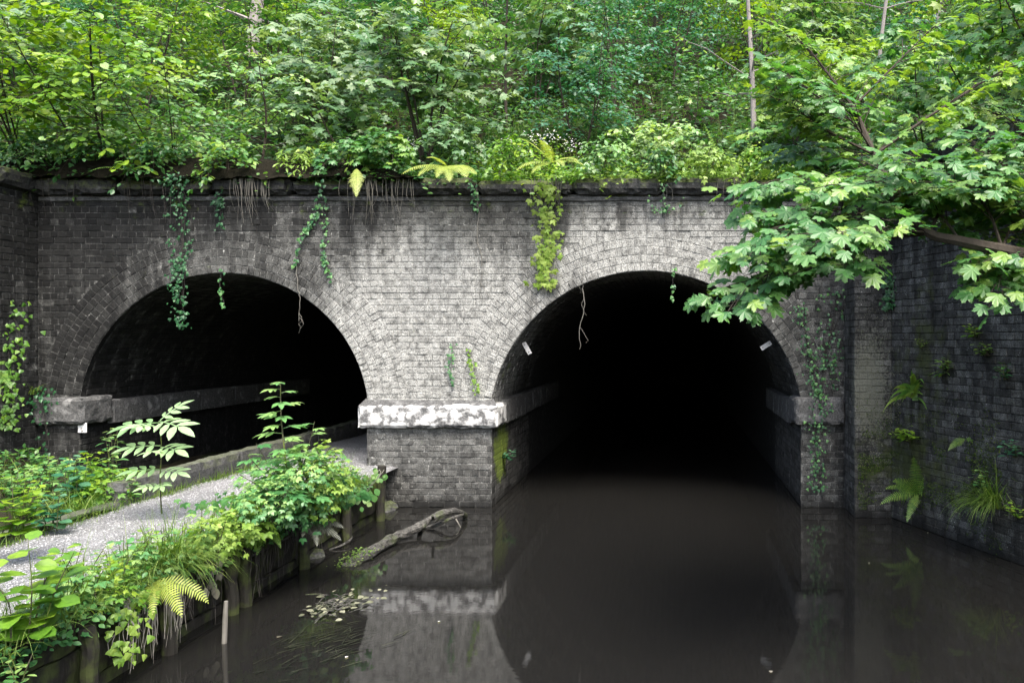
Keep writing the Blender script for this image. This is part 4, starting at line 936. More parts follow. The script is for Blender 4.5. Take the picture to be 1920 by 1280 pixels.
ivy('ivy_strand', 'bright yellow green creeper hanging beside the canal arch', [wp(1030, 345, .2), wp(1030, 385, .1), wp(1028, 440, .05), wp(1022, 490, .04), wp(1018, 528)], .27, 190, .1, 'ivy_y', seed=5, strands=4, leaf='tri', bark='root', tint=(.4, 1.1))
ivy('ivy_strand', 'tiny ivy strand dangling under the canal arch crown', [wp(1263, 508), wp(1262, 530), wp(1260, 566)], .03, 14, .05, seed=6, strands=1, tint=(.4, 1))
ivy('ivy_strand', 'wispy ivy stems trailing from the coping over the canal arch', [wp(1240, 350, .18), wp(1248, 385, .05), wp(1240, 400)], .3, 40, .04, seed=7, strands=4, tint=(.4, 1), bark='root')
ivy('ivy_climber', 'broken ivy climber on the brickwork above the pier cap', [wp(852, 640), wp(845, 680), wp(850, 715)], .08, 46, .04, seed=8, strands=1, tint=(.2, .9), bark='root')
ivy('ivy_climber', 'yellowing ivy sprig beside the canal arch springing', [wp(880, 655), wp(888, 690), wp(900, 735)], .1, 44, .042, 'ivy_y', seed=9, strands=2, tint=(0, .6), bark='root')
ivy('ivy_climber', 'tall ivy climbing the wall between the canal arch and the pilaster', [wp(1570, 545), wp(1558, 620), wp(1545, 690), wp(1535, 760, .1), wp(1530, 830), wp(1532, 915)], .3, 300, .042, seed=10, strands=4, tint=(.2, 1))
ivy('ivy_climber', 'thin ivy sprays climbing beside the canal arch haunch', [wp(1498, 570), wp(1508, 620), wp(1520, 690), wp(1530, 740)], .14, 110, .04, seed=11, strands=2, tint=(.1, .9))
ivy('ivy_strand', 'small ivy clump under the string course by the dark ivy curtain', [wp(420, 365, .1), wp(416, 390, .05), wp(418, 425)], .12, 60, .045, seed=12, strands=2, tint=(0, .5))
ivy('ivy_strand', 'ivy sprig at the string course beside the long bare root', [wp(895, 350, .18), wp(893, 372, .06), wp(896, 395)], .1, 40, .045, seed=13, strands=2, tint=(.2, .8))
root('bare_root', 'long bare root hanging down the wall above the pier', [wp(897, 345, .18), wp(899, 400), wp(895, 450), wp(903, 480), wp(900, 560)], .007, seed=1, forks=4)
root('bare_root', 'bare root dangling inside the canal arch', [wp(1092, 535), wp(1096, 580), wp(1087, 620), wp(1090, 655)], .007, seed=2, forks=2)
root('bare_root', 'bare twisted root hanging over the towpath arch edge', [wp(556, 495), wp(560, 545), wp(563, 560), wp(562, 602)], .007, seed=3, forks=2)
root('bare_root', 'thin root lying on the wall above the canal arch flank', [wp(1095, 385, .05), wp(1092, 440), wp(1094, 500), wp(1090, 535)], .004, seed=4, forks=1)
rr = rng(66)
for k, (p0, p1, y1, n, lab) in enumerate(((440, 520, 420, 26, 'fringe of fine roots below the coping beside the slim sapling'), (640, 790, 420, 26, 'fringe of fine roots below the coping under the yellow fern'), (250, 330, 430, 14, 'sparse fine roots below the coping by the dark ivy curtain'), (1000, 1060, 400, 16, 'fringe of fine roots around the yellow creeper'), (1340, 1400, 400, 9, 'few fine roots below the coping near the sycamore'), (20, 160, 420, 12, 'fine roots hanging at the coping end'))):
    t = Tris(); o = thing('root_fringe', lab, 'roots', wp((p0 + p1) / 2, 350, .17))
    for i in range(n):
        px = rr.uniform(p0, p1); q = [wp(px, 340, .19), wp(px + rr.gauss(0, 3), 370, .17), wp(px + rr.gauss(0, 5), 370 + (y1 - 370) * rr.uniform(.2, 1.1), rr.uniform(.03, .16))]
        t.tube(spline(q, 3), lin(.005, .0015, 7), 3, rr.random())
    t.build('root_strands', M['root_dark' if k in (2, 5) else 'root'], o, 'stuff')
# small fittings
def plate_box(name, label, cat, c, ux, uz, wd, ht, th, mat):
    c = Vector(c); ux = Vector(ux).normalized(); uz = Vector(uz).normalized(); uy = ux.cross(uz); o = thing(name, label, cat, c); V = []
    for sy in (-1, 1):
        for sx, sz in ((-1, -1), (1, -1), (1, 1), (-1, 1)): V.append(c + ux * sx * wd / 2 + uz * sz * ht / 2 + uy * sy * th / 2)
    poly('plate', V, [(0, 1, 2, 3), (7, 6, 5, 4), (0, 4, 5, 1), (1, 5, 6, 2), (2, 6, 7, 3), (3, 7, 4, 0)], M[mat], o)
    t = Tris(); fy = -uy if uy.y > 0 else uy
    for s in (-1, 1):
        t = Tris(); a = c + (ux * wd if wd > ht else uz * ht) * (.32 * s) + fy * th * .5; t.tube([a, a + fy * .008], [.009, .008], 6, .5); t.build('bolt', M['root_dark'], o)
    return o
plate_box('marker_plate', 'small white plate fixed below the impost inside the towpath arch', 'plate', (X_LW + .05, -.02, WZ(801)), (1, 0, 0), (0, 0, 1), .12, .14, .012, 'plate')
plate_box('metal_bracket', 'narrow metal bracket on the canal arch soffit beside the pier', 'bracket', wp(982, 653, -.25), (.45, 0, -.8), (.8, 0, .45), .19, .06, .012, 'zinc')
plate_box('metal_bracket', 'metal bracket on the canal arch soffit beside the ivy climber', 'bracket', wp(1440, 648, -.25), (.8, 0, .5), (-.5, 0, .8), .17, .065, .012, 'zinc')

# ------------------------------------------------------------------ plants on the wing wall
def wingp(px, py, out=.03):     # point on the wing wall seen at this pixel
    k = (px - CX) / F; d = (X_WR + (YB + DC) * .585 / 1.74) / (k + .585 / 1.74)
    return P(px, py, d) + WN * out
def pilp(px, py, out=.02): p = P(px, py, DC + YB); p.y -= out; return p
rr = rng(91); b = wingp(1715, 735)
o = thing('harts_tongue_fern', 'strap leaved fern with bright tongues growing out of the wing wall corner', 'fern', b)
for i in range(28):
    t = Tris(); blade(t, b + Vector((rr.gauss(0, .04), -.01, rr.gauss(0, .05))), Vector((rr.uniform(-1.1, .9), -.5, rr.uniform(-.1, .9))), rr.uniform(.28, .46), .03, rr.uniform(.5, 1.1), rr, 7, up=(.2, -1, .3)); t.build('frond', L['fern'], o)
fern('fern', 'fern with long spreading fronds low on the wing wall near the water', wingp(1725, 925), fd((-1, -.5, .15, .62, .5), (-.6, -.5, .6, .6, .6), (-.2, -.4, 1, .6, .5), (.35, -.4, .9, .5, .6), (-.5, -.7, -.35, .5, .5), (.5, -.5, .2, .45, .8), (-.9, -.3, .5, .5, .6)), 'fern', width=.3, seed=21, up=(-.5, -1, .25), n=22)
fern('fern', 'fern bowing two fronds from the middle of the wing wall', wingp(1815, 822), fd((-.9, -.5, -.1, .32, .6), (.5, -.6, .1, .35, 1.1), (.9, -.3, -.6, .4, .5)), 'fern', width=.32, seed=22, up=(-.5, -1, .25), n=22)
tuft('grass_tuft', 'hanging grass tuft at the foot of the wing wall', wingp(1872, 950, .06), 300, .6, 1.3, .5, seed=5, face=WN, rad=.05)
for k, (px, py, h, n, leaf, mat, ls, lab) in enumerate((
    (1712, 815, .2, 9, 'tri', 'hazel', .12, 'leafy seedling under the strap leaved fern'),
    (1690, 810, .15, 8, 'oval', 'fern', .07, 'small green weed in a joint beside the pilaster'),
    (1850, 905, .24, 6, 'round', 'elder', .09, 'round leaved weed above the hanging grass tuft'),
    (1830, 620, .14, 7, 'oval', 'hazel', .09, 'small weed high in the wing wall brickwork'),
    (1850, 655, .16, 7, 'oval', 'fern', .09, 'dangling weed below the small high weed'),
    (1905, 845, .22, 8, 'oval', 'teal', .09, 'dark weed on the wing wall above the round leaved weed'),
    (1910, 960, .2, 8, 'round', 'hazel', .07, 'weed beside the hanging grass tuft'),
    (1730, 640, .12, 6, 'oval', 'ivy_y', .06, 'yellowish weed above the strap leaved fern'),
    (1890, 700, .2, 7, 'oval', 'ivy', .08, 'dark hanging weed in shade on the wing wall'),
    (1770, 690, .2, 9, 'lance', 'fern', .15, 'strap leaved weed beside the larger strap leaved fern'))):
    herb('wall_weed', lab, wingp(px, py + 12), h, n, leaf, mat, ls, seed=230 + k, spread=1.0, stems=4, lean=(-.06, -.09))
ivy('ivy_climber', 'dark ivy patch high on the pilaster under the sycamore', [pilp(1660, 505), pilp(1668, 540), pilp(1664, 575)], .2, 90, .06, seed=14, strands=2, tint=(0, .5))
lf = Leaves(); rr = rng(93)
for i in range(2600):
    px = rr.uniform(1608, 1690); py = rr.gauss(740, 100)
    if fbm((px * .03, py * .03, 0), 1) < 0: continue
    p = pilp(px, py, .008) if px < 1672 else wingp(px, py, .008)
    lf.add(p, (rr.gauss(0, .6), -.3, -1), (rr.gauss(0, .3), -1, .4 + rr.gauss(0, .3)), rr.uniform(.008, .018), rr.random())
o = lf.build('lichen_crust', TP['far'], L['crust'], None); tag(o, 'pale crust of small lichen flakes on the pilaster face', 'lichen')
lf = Leaves()
for i in range(9000):
    px = rr.uniform(1608, 1880); py = rr.gauss(885, 55) + (px - 1700) * .12
    if fbm((px * .016, py * .02, 4), 1) < .05: continue
    p = pilp(px, py, .004) if px < 1672 else wingp(px, py, .004)
    lf.add(p, (rr.gauss(0, .7), -.4, -.8), (rr.gauss(0, .4), -1, .5), rr.uniform(.01, .026), rr.random())
o = lf.build('moss_cushion', TP['far'], L['moss'], None); tag(o, 'dark green moss cushions low on the wing wall and pilaster', 'moss')
b = P(968, 862, DC + .75); b.x = X_PR + .03
herb('wall_weed', 'small glossy weed on the mossy flank of the pier', b, .16, 8, 'oval', 'teal', .1, seed=250, spread=1.2, stems=4, lean=(.08, -.04))

# ------------------------------------------------------------------ towpath: loose stones
rr = rng(101); t = Tris()
oc = np.array([(1, 0, 0), (-1, 0, 0), (0, 1, 0), (0, -1, 0), (0, 0, .7), (0, 0, -.7)]); of = np.array([(0, 2, 4), (2, 1, 4), (1, 3, 4), (3, 0, 4), (2, 0, 5), (1, 2, 5), (3, 1, 5), (0, 3, 5)])
for i in range(14000):
    y = -7.6 + 9.5 * rr.random(); x = rr.uniform(XK + .02, XE - .05); s = rr.uniform(.004, .009) * (1.7 if rr.random() < .04 else 1); a = rr.uniform(0, 6.28); c, q = math.cos(a), math.sin(a)
    V = oc * [s * rr.uniform(.7, 1.3), s * rr.uniform(.7, 1.3), s]; V = np.stack([V[:, 0] * c - V[:, 1] * q, V[:, 0] * q + V[:, 1] * c, V[:, 2]], 1)
    z = ZP - .02 + .025 * fbm((x, y, 3), 1.3) - .05 * max(0, abs(x - (XK + XE) / 2) - .8)
    t.add(V + [x, y, z + s * .3], of, rr.random())
o = t.build('loose_gravel', M['pebble'], None, 'stuff'); tag(o, 'loose pale grey stones scattered over the towpath', 'gravel')

# ------------------------------------------------------------------ towpath edge plants
def ep(px, z=ZP, off=0.0):     # on the canal edge of the path under image column px
    x = XE + off; d = x * F / (px - CX); return Vector((x, d - DC, z))
def gp(px, py, z=ZP): return G(px, py, z)
# the elder clump
eb = G(548, 985, ZP)
el = thing('elder_bush', 'tall leafy elder clump at the water edge of the towpath before the pier', 'bush', eb)
t = Tris(); lf = Leaves(); rr = rng(111)
def stem_leaves(path, n, ls, key, tint, r=.008, spread=1.0, up=.25, lfx=None):
    pts = spline(path, 5); t.tube(pts, lin(r, r * .4, len(pts)), 5, .5)
    for k in range(n):
        u = .15 + .85 * (k + .5) / n; q = u * (len(pts) - 1); i = min(len(pts) - 2, int(q)); p = pts[i].lerp(pts[i + 1], q - i); a = (k // 2) * 1.5 + (math.pi if k % 2 else 0) + rr.gauss(0, .2)
        dv = Vector((math.cos(a), math.sin(a) - .15, up + rr.gauss(0, .12))); (lfx or lf).add(p, dv, Vector((-dv.x * .25, -dv.y * .25 - .2, 1)), ls * rr.uniform(.8, 1.15) * (1.1 - .45 * u), rr.uniform(*tint))
top = P(526, 716, 7.5)
stem_leaves([eb, P(535, 860, 7.45), P(527, 780, 7.5), top], 22, .26, 'elder', (.45, 1.0), .01)
for px, py, d, n, tn in ((480, 830, 7.3, 9, (.1, .6)), (462, 850, 7.2, 8, (.3, .8)), (590, 790, 7.6, 10, (.3, .9)), (620, 835, 7.7, 10, (.6, 1)), (605, 890, 7.5, 10, (.6, 1)), (570, 850, 7.4, 12, (.1, .6)), (500, 880, 7.2, 12, (.1, .6)), (450, 890, 7.1, 8, (.5, 1)), (440, 960, 6.9, 8, (.6, 1.0)), (590, 930, 7.3, 10, (.1, .6)), (540, 920, 7.0, 12, (.0, .5)), (640, 900, 7.6, 8, (.5, 1))):
    e = P(px, py, d); stem_leaves([eb + Vector((rr.gauss(0, .06), rr.gauss(0, .06), 0)), (eb + e) / 2 + UP * .08, e], n, .23, 'elder', tn, .006)
t.build('stem', M['timber_moss'], el)
order = sorted(range(len(lf.p)), key=lambda i: lf.p[i][1]); lf.pieces('leaf', 'elder', TP['elder'], L['elder'], el, order)
mass('bramble', 'thick bramble mound of small leaves around the elder stems', 'bramble', G(548, 985, ZP) + Vector((.02, -.02, .32)), (.42, .36, .36), 1300, 'tri', 'elder', .07, seed=410, tint=(.1, .8), bottom=-.75, tb=.4, foot=G(548, 985, ZP))
mass('bramble', 'yellow green bramble lobe beside the elder towards the pier', 'bramble', P(608, 905, 7.6), (.24, .24, .34), 420, 'tri', 'ivy_y', .065, seed=411, tint=(.2, .9), bottom=-.9, foot=G(600, 975, ZP))
mass('bramble', 'light green bramble lobe by the twin timber posts', 'bramble', P(455, 985, 7.0), (.24, .22, .16), 260, 'tri', 'ivy_y', .085, seed=412, tint=(.1, .8), bottom=-.9, foot=G(455, 1005, ZP))
ivy('bramble', 'dense small leaved bramble filling the foot of the elder clump', [G(480, 930, ZP + .25), G(545, 925, ZP + .3), G(600, 935, ZP + .2)], .75, 620, .075, 'elder', seed=15, leaf='tri', strands=3, cat='bramble', face=(.4, -1, .2), tint=(.0, .75))
for k, (px, py, d, rx, n_, mat, lab) in enumerate(((500, 935, 7.1, .3, 420, 'elder', 'small leaved bramble lobe at the path side of the elder'), (575, 880, 7.5, .3, 420, 'elder', 'upper bramble lobe climbing the elder stems'), (395, 1015, 6.6, .22, 260, 'ivy_y', 'pale bramble patch before the twin timber posts'), (300, 1060, 6.2, .24, 260, 'elder', 'soft green bramble patch behind the arching grass tuft'), (200, 1120, 5.6, .22, 220, 'hazel', 'pale bramble patch above the drooping yellowish fern'))):
    mass('bramble', lab, 'bramble', P(px, py, d), (rx, rx, .2), n_, 'tri', mat, .058, seed=440 + k, tint=(.2, 1.0), bottom=-.8)
fern('fern', 'bleached fern drooping over the water below the elder clump', G(585, 985, ZP), fd((.95, -.5, .05, .42, .55), (.5, -.8, .0, .36, .8), (.8, -.2, .3, .36, .7), (.1, -.8, .25, .3, .9)), 'fern_w', width=.3, seed=31, up=(.2, -1, .5), n=22)
fern('fern', 'green fern tucked between elder and timber post', G(500, 1000, ZP), fd((-.5, -.8, .2, .35, 1.0), (.2, -.9, .1, .35, 1.0), (.7, -.6, .2, .32, 1.0)), 'fern', width=.3, seed=32, up=(.2, -1, .5), n=22)
# ash seedling on the path
ab = G(303, 962, ZP - .02); ash = thing('ash_seedling', 'pale ash seedling with long paired leaflets standing on the gravel path', 'seedling', ab)
t = Tris(); lf = Leaves(); rr = rng(121); st = spline([ab, P(300, 900, 8.1), P(303, 840, 8.05), P(298, 790, 8.0)], 5); t.tube(st, lin(.008, .003, len(st)), 5, .5); t.build('stem', M['timber_moss'], ash)
for (px, py, dv, l) in ((298, 792, (-.9, -.4, .05), .44), (298, 790, (.9, -.5, .02), .50), (300, 788, (.25, .2, .35), .34), (300, 800, (-.35, -.8, .25), .36), (301, 835, (-.85, -.45, .12), .40), (301, 838, (.8, -.5, .1), .42), (302, 845, (.1, -.8, .2), .33), (301, 880, (-.8, -.5, .15), .36), (302, 882, (.8, -.3, .1), .34), (302, 905, (.5, -.8, .1), .26), (302, 908, (-.5, -.7, .1), .24)):
    lf.add(P(px, py, 8.03), dv, (-.1 * dv[0], -.45, 1), l, rr.uniform(.3, 1.0))
lf.pieces('leaf', 'ash', TP['ash'], L['ash'], ash, range(len(lf.p)))
# broad leaved shrub close by
for k, (px, py, d, h, ls, n, lab) in enumerate(((52, 1205, 4.85, .62, .17, 12, 'broad leaved alder seedling at the corner of the timber edging'), (20, 1010, 6.4, .55, .16, 11, 'broad leaved alder seedling beside the gravel path verge'), (120, 1120, 5.3, .35, .11, 9, 'young alder seedling with small leaves at the path edge'))):
    b = G(px, py, ZP) if k != 1 else P(px, py, d)
    herb('alder_seedling', lab, b, h, n, 'round', 'hazel', ls, seed=260 + k, spread=.9, stems=5, cat='seedling', tint=(.15, .9), tb=.15, pieces=True)
for k, (px, py, rx, mat, leaf, lab) in enumerate(((110, 905, .5, 'elder', 'tri', 'mounded green weeds on the verge beside the pilaster'), (30, 880, .5, 'wood', 'oval', 'dark mounded weeds at the pilaster foot'), (195, 925, .3, 'hazel', 'tri', 'light mounded weeds against the kerb'))):
    mass('verge_thicket', lab, 'plant', G(px, py, .68), (rx, .42, .24), 400, leaf, mat, .085, seed=430 + k, tint=(.0, .7), bottom=-.5)
# verge plants left of the kerb
VZ = .62
for k, (px, py, h, n, leaf, mat, ls, sp_, lab) in enumerate((
    (135, 945, .55, 9, 'round', 'teal', .15, .9, 'dark round leaved weed on the verge beside the kerb'),
    (207, 905, .68, 14, 'lance', 'elder', .14, .4, 'tall narrow leaved weed behind the kerb'),
    (90, 935, .5, 10, 'oval', 'elder', .11, .8, 'mid green weed on the verge near the pilaster'),
    (160, 915, .45, 10, 'tri', 'hazel', .13, .8, 'light green weed on the verge behind the round leaved weed'),
    (45, 965, .45, 10, 'oval', 'hazel', .1, .9, 'yellowish weed on the verge at the gravel edge'),
    (10, 930, .5, 10, 'oval', 'elder', .1, .9, 'green weed at the verge end under the pilaster fern'),
    (250, 935, .3, 10, 'lance', 'elder', .12, .7, 'low weed growing against the kerb by the ash seedling'),
    (100, 990, .35, 9, 'round', 'teal', .11, .9, 'round leaved weed spilling on the gravel'))):
    herb('verge_weed', lab, G(px, py, VZ), h, n, leaf, mat, ls, seed=280 + k, spread=sp_, stems=5)
for k, (px, py, n, ln, lab) in enumerate(((190, 940, 130, .4, 'rough grass along the kerb beside the dark round leaved weed'), (250, 925, 120, .35, 'rough grass along the kerb by the ash seedling'), (110, 965, 120, .4, 'rough grass on the verge under the weeds'), (30, 900, 110, .45, 'shaded grass at the foot of the pilaster'), (340, 905, 40, .25, 'thin grass in the kerb joint'), (225, 935, 160, .4, 'thick grass hiding the kerb before the ash seedling'), (150, 960, 160, .42, 'thick grass hiding the kerb behind the round leaved weed'))):
    tuft('grass_tuft', lab, G(px, py, VZ - .05), n, ln, .7, .7, seed=300 + k, rad=.16)
fern('fern', 'bright green fern on the end pilaster above the verge', P(-20, 700, 10.4), fd((.7, -.5, .6, .6, .8), (.8, -.4, .1, .6, .9), (.5, -.7, .9, .6, .7), (.7, -.5, -.3, .5, .8), (.4, -.3, 1.0, .7, .6)), 'fern', width=.35, seed=33)
ivy('ivy_climber', 'leafy creeper on the end pilaster above the verge', [P(8, 560, 10.9), P(12, 640, 10.85), P(8, 720, 10.8), P(14, 800, 10.8)], .3, 260, .06, 'hazel', seed=16, strands=3, face=(.8, -.6, 0), tint=(0, .7))
tuft('grass_tuft', 'small hanging tuft on the impost of the towpath arch', Vector((WX(76), -.12, WZ(738))), 60, .3, 1.1, .6, seed=310, rad=.03)
ivy('ivy_climber', 'dark creeper on the abutment beside the white plate', [wp(100, 730, .12), wp(95, 760, .13), wp(100, 850, .05)], .3, 60, .05, seed=17, strands=3, tint=(0, .5))
# the overgrown canal edge
rr = rng(131)
edge = [(640, .3), (600, .35), (470, .35), (430, .4), (400, .35), (370, .4), (335, .35), (300, .4), (262, .4), (225, .4), (190, .35), (150, .35), (110, .35)]
EL = ['small leaved weed at the timber edge {}', 'creeping weed hanging over the planks {}', 'soft green weed on the path edge {}']
WHERE = ['by the elder clump and the pier', 'under the elder leaves', 'beside the twin timber posts', 'just before the twin timber posts', 'one step before the twin posts', 'near the arching grass tuft', 'behind the arching grass tuft', 'above the standing stick', 'before the standing stick', 'beside the drooping fern', 'near the hanging dead leaves', 'before the hanging dead leaves', 'by the alder seedling']
for k, (px, h) in enumerate(edge):
    b = ep(px, ZP - .02, -.12 + rr.uniform(-.1, .05))
    herb('edge_weed', EL[k % 3].format(WHERE[k]), b, h * rr.uniform(.8, 1.1), 9, ('tri', 'oval', 'tri')[k % 3], ('elder', 'hazel', 'elder')[k % 3], (.11, .08, .12)[k % 3], seed=320 + k, spread=1.1, stems=7, lean=(.05, -.03))
lf = Leaves(); gt = Tris()
for i in range(3000):
    y = rr.uniform(-7.4, -1.3); cl = fbm((y, 0, 1), 1.4); x = min(XE + .07, XE + rr.gauss(-.05, .1)); over = max(0, x - XE + .02)
    z = ZP + abs(rr.gauss(0, .07)) - over * 1.6
    lf.add((x, y, z), (rr.gauss(.4, .7), rr.gauss(-.2, .7), rr.uniform(-.8, .3)), (.3 + rr.gauss(0, .4), rr.gauss(-.3, .4), 1), rr.uniform(.03, .07), .45 + .5 * cl + rr.gauss(0, .22))
o = lf.build('edge_herbs', TP['oval'], L['elder'], None); tag(o, 'low mixed herbs matting the canal edge of the towpath', 'herbs')
for i in range(2600):
    y = rr.uniform(-7.4, -1.2); x = XE - .03 + rr.gauss(0, .07) - (rr.random() * .25 if rr.random() < .3 else 0)
    blade(gt, (x, y, ZP - .03), (rr.gauss(.25, .4), rr.gauss(-.1, .4), 1), rr.uniform(.12, .34), .003, rr.uniform(.6, 1.5), rr, 4)
for i in range(1500):
    y = rr.uniform(-6.5, .2); x = XK + abs(rr.gauss(0, .07)); blade(gt, (x, y, ZP - .04), (rr.gauss(.2, .4), rr.gauss(-.1, .4), 1), rr.uniform(.06, .2), .0025, rr.uniform(.4, 1.2), rr, 3)
for i in range(700):
    y = rr.uniform(-7.2, -1.6); x = XE + rr.uniform(-.22, .03); blade(gt, (x, y, ZP - .02), (rr.gauss(.3, .4), rr.gauss(-.2, .4), 1.2), rr.uniform(.3, .6), .0028, rr.uniform(.5, 1.1), rr, 5, rr.uniform(.5, 1))
o = gt.build('edge_grass', L['grass'], None, 'stuff'); tag(o, 'short grass fringing both sides of the towpath gravel', 'grass')
tuft('grass_tuft', 'large arching grass tuft spilling over the timber edging', ep(318, ZP, -.03), 260, .62, 1.0, .45, seed=330, face=(1.0, -.3, 0), rad=.07, wd=.0035)
fern('fern', 'yellowish fern drooping over the timber edging beside the dead leaves', ep(285, ZP - .03, .02), fd((.9, -.6, .1, .5, .9), (.6, -.9, .2, .42, 1.0), (1, .1, .1, .45, 1.0), (.3, -.9, .1, .35, 1.0)), 'fern_y', width=.34, seed=34, up=(.2, -1, .5), n=22)
ivy('bindweed', 'pale trailing bindweed hanging from the timber edging to the water', [ep(235, ZP, .04), ep(232, ZP - .2, .1), ep(236, ZP - .4, .12)], .22, 70, .05, 'ivy_y', seed=18, strands=6, leaf='ivy', face=(.8, -.6, 0), tint=(0, .8), bark='root', cat='bindweed')
ivy('dead_leaves', 'withered drooping leaves on the timber edging before the twin posts', [ep(395, ZP, .05), ep(398, ZP - .15, .09), ep(395, ZP - .25, .1)], .14, 14, .09, 'straw', seed=19, strands=3, leaf='oval', face=(.8, -.6, 0), bark='root', cat='dead leaves')
ivy('round_leaf_creeper', 'round leaved creeper at the timber beam end against the pier', [ep(712, ZP + .1, .03), ep(700, ZP, .08), ep(675, ZP - .2, .08)], .2, 34, .085, 'pale', seed=20, strands=3, leaf='round', face=(.5, -.8, 0), bark='root', cat='creeper')
herb('edge_weed', 'small weed in the bottom corner of the timber edging', ep(15, ZP - .25, .1), .25, 9, 'oval', 'elder', .07, seed=340, spread=1.0, stems=5)
for k, (p0, p1, n, lab) in enumerate(((470, 610, 70, 'curtain of dark roots hanging below the elder clump'), (240, 345, 60, 'tangle of pale dead roots hanging at the drooping fern'), (350, 420, 24, 'few roots hanging before the twin timber posts'))):
    t = Tris(); o = thing('root_fringe', lab, 'roots', ep((p0 + p1) / 2))
    for i in range(n):
        px = rr.uniform(p0, p1); l = rr.uniform(.15, .5); q = [ep(px, ZP - .05, .02), ep(px + rr.gauss(0, 4), ZP - .05 - l * .5, rr.uniform(.05, .16)), ep(px + rr.gauss(0, 7), ZP - .05 - l, rr.uniform(.05, .2))]
        t.tube(spline(q, 3), lin(.005, .0012, 7), 3, rr.random())
    t.build('root_strands', M['root' if k == 1 else 'root_dark'], o, 'stuff')

# ------------------------------------------------------------------ in the water
lg = thing('fallen_log', 'mossy fallen branch lying half sunk in the water before the pier', 'log', G(690, 1040, 0))
rr = rng(141); t = Tris(); pts = spline([G(640, 1075, -.08), G(672, 1050, .02), G(700, 1032, .05), G(740, 1008, .07), G(780, 990, .1), G(815, 970, .17), G(845, 958, .2), G(868, 962, .1), G(872, 972, .0)], 5)
t.tube(pts, [(.075 - .042 * i / (len(pts) - 1)) * rr.uniform(.8, 1.15) for i in range(len(pts))], 12, .5, .16, rr); t.build('trunk', M['log'], lg)
t = Tris(); t.tube(spline([G(785, 992, .09), G(790, 988, .03), G(815, 985, .04), G(845, 972, .12), G(868, 964, .1)], 4), lin(.03, .018, 17), 7, .5, .1, rr); t.build('branch', M['log'], lg)
t = Tris(); t.tube([G(852, 968, .12), G(858, 978, .07), G(866, 992, -.03)], [.011, .009, .006], 5, .5); t.build('twig', M['root'], lg)
t = Tris(); t.tube([G(812, 972, .18), G(811, 966, .26)], [.02, .014], 6, .5, .1, rr); t.build('stub', M['log'], lg)
lf = Leaves()
for i in range(260):
    u = rr.uniform(.02, .2); q = pts[int(u * (len(pts) - 1))]; lf.add(q + Vector((rr.gauss(0, .06), rr.gauss(0, .05), .09 - abs(rr.gauss(0, .02)))), (rr.gauss(0, 1), rr.gauss(0, 1), .2), (rr.gauss(0, .4), -.4, 1), rr.uniform(.015, .035), rr.uniform(.2, .9))
lf.build('moss', TP['far'], L['grass'], lg)
o = Tris(); o.tube(spline([G(618, 1030, 0.0), G(640, 1022, .03), G(660, 1008, .05), G(650, 996, .06), G(660, 980, .08), G(690, 962, .12)], 4), lin(.014, .008, 21), 5, .5, .1, rr)
tag(o.build('drift_branch', M['log']), 'thin crooked branch in the water between log and timber edging', 'branch')
o = Tris(); o.tube([G(678, 975, -.1), G(680, 968, .05), G(683, 962, .14)], [.04, .042, .03], 8, .5, .08, rr); tag(o.build('broken_stake', M['log']), 'short broken stake beside the timber edging near the pier', 'stake')
o = Tris(); b = G(421, 1205, 0); o.tube([b + Vector((0, 0, -.3)), b, b + Vector((.005, 0, .2)), b + Vector((.012, 0, .33))], [.021, .02, .019, .015], 8, .5, .08, rr)
tag(o.build('standing_stick', M['root']), 'pale stick standing upright in the water', 'stick')
def boulder(label, c, r, seed):
    V = []; nu, nv = 12, 8; rr_ = rng(seed)
    for j in range(nv + 1):
        for i in range(nu):
            th = math.pi * j / nv; ph = 2 * math.pi * i / nu; d = Vector((math.sin(th) * math.cos(ph), math.sin(th) * math.sin(ph), math.cos(th) * .65)); V.append(Vector(c) + d * r * (1 + .35 * fbm(d + Vector((seed, 0, 0)), 1.6)))
    Fc = [(j * nu + i, (j + 1) * nu + i, (j + 1) * nu + (i + 1) % nu, j * nu + (i + 1) % nu) for j in range(nv) for i in range(nu)]
    return tag(poly('stone', V, Fc, M['rock']), label, 'stone')
boulder('dark stone in the water at the pier foot', G(722, 953, .02), .16, 3)
boulder('round mossy stone in the water under the elder clump', G(590, 1042, .0), .11, 5)
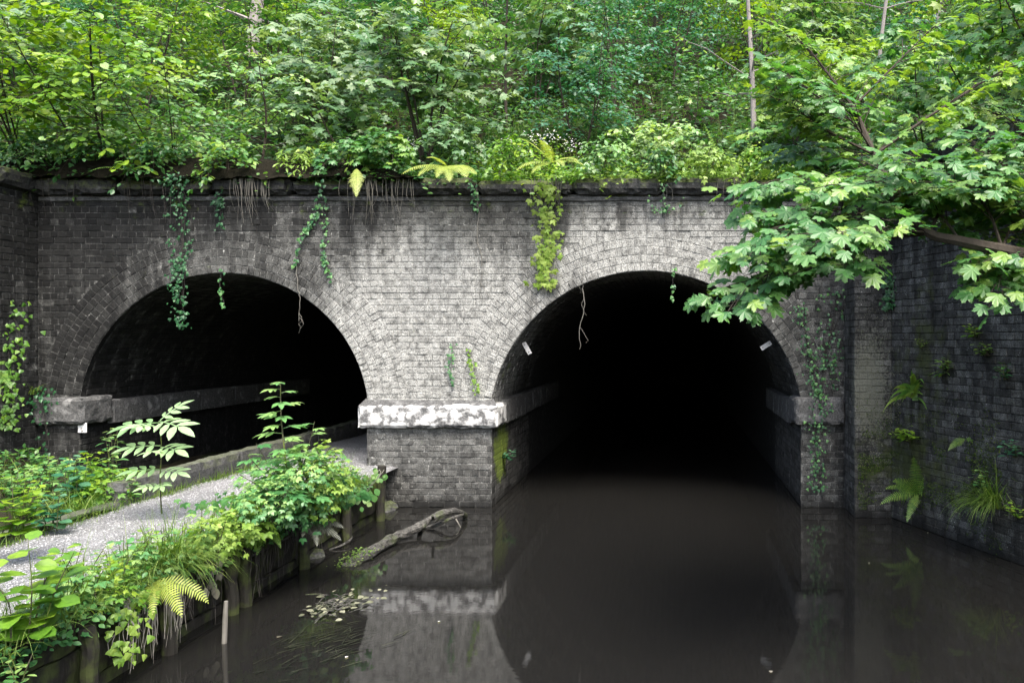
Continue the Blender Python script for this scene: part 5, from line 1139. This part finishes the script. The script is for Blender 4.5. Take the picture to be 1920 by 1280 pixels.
db = thing('driftwood', 'tangle of floating twigs and dead leaves on the water below the elder', 'debris', G(640, 1135, 0)); t = Tris(); lf = Leaves(); c = G(635, 1135, .01)
for i in range(60):
    a = rr.uniform(0, 3.14); l = rr.uniform(.08, .3); p = c + Vector((rr.gauss(0, .12), rr.gauss(0, .16), rr.uniform(0, .04))); dv = Vector((math.cos(a) * .6, math.sin(a), rr.gauss(0, .12))) * l / 2
    t.tube([p - dv, p + dv * .2 + UP * .01, p + dv], [.004, .004, .002], 4, rr.random())
    lf.add(c + Vector((rr.gauss(0, .15), rr.gauss(0, .2), rr.uniform(.005, .03))), (rr.gauss(0, 1), rr.gauss(0, 1), .1), (rr.gauss(0, .3), -.3, 1), rr.uniform(.03, .08), rr.random())
t.build('twigs', M['log'], db, 'stuff'); lf.build('leaf_litter', TP['oval'], L['crust'], db)
db = thing('driftwood', 'drowned bunch of dark weed on the water before the floating twigs', 'debris', G(600, 1215, 0)); t = Tris(); c = G(600, 1215, .004)
for i in range(90):
    p = c + Vector((rr.gauss(0, .17), rr.gauss(0, .22), rr.uniform(-.004, .012))); a = rr.gauss(1.0, .35); blade(t, p, (math.cos(a), math.sin(a), .05), rr.uniform(.1, .25), .004, .1, rr, 3)
t.build('weed_strands', L['silt'], db, 'stuff')
for k, (px, py, s, lab) in enumerate(((822, 1165, .035, 'white fleck of leaf afloat on the mirrored pier'), (648, 1232, .04, 'pale leaf afloat beside the drowned weed'), (1630, 1055, .03, 'tiny pale leaf afloat by the wing wall'), (1740, 998, .025, 'tiny white fleck afloat at the foot of the wing wall'), (1446, 1260, .05, 'grey leaf afloat on open water before the canal arch'), (520, 1195, .07, 'small dark clod afloat beside the standing stick'))):
    V, T = TP['oval']; p = G(px, py, .006); me = np_mesh('floating_leaf', V * s + np.array(p), T, np.full(len(V), .8 if k != 5 else 0)); tag(link('floating_leaf', me, L['flower' if k not in (4, 5) else 'straw']), lab, 'leaf')
print('tris', sum(len(o.data.polygons) for o in bpy.data.objects if o.type == 'MESH' and o.data.users == 1))
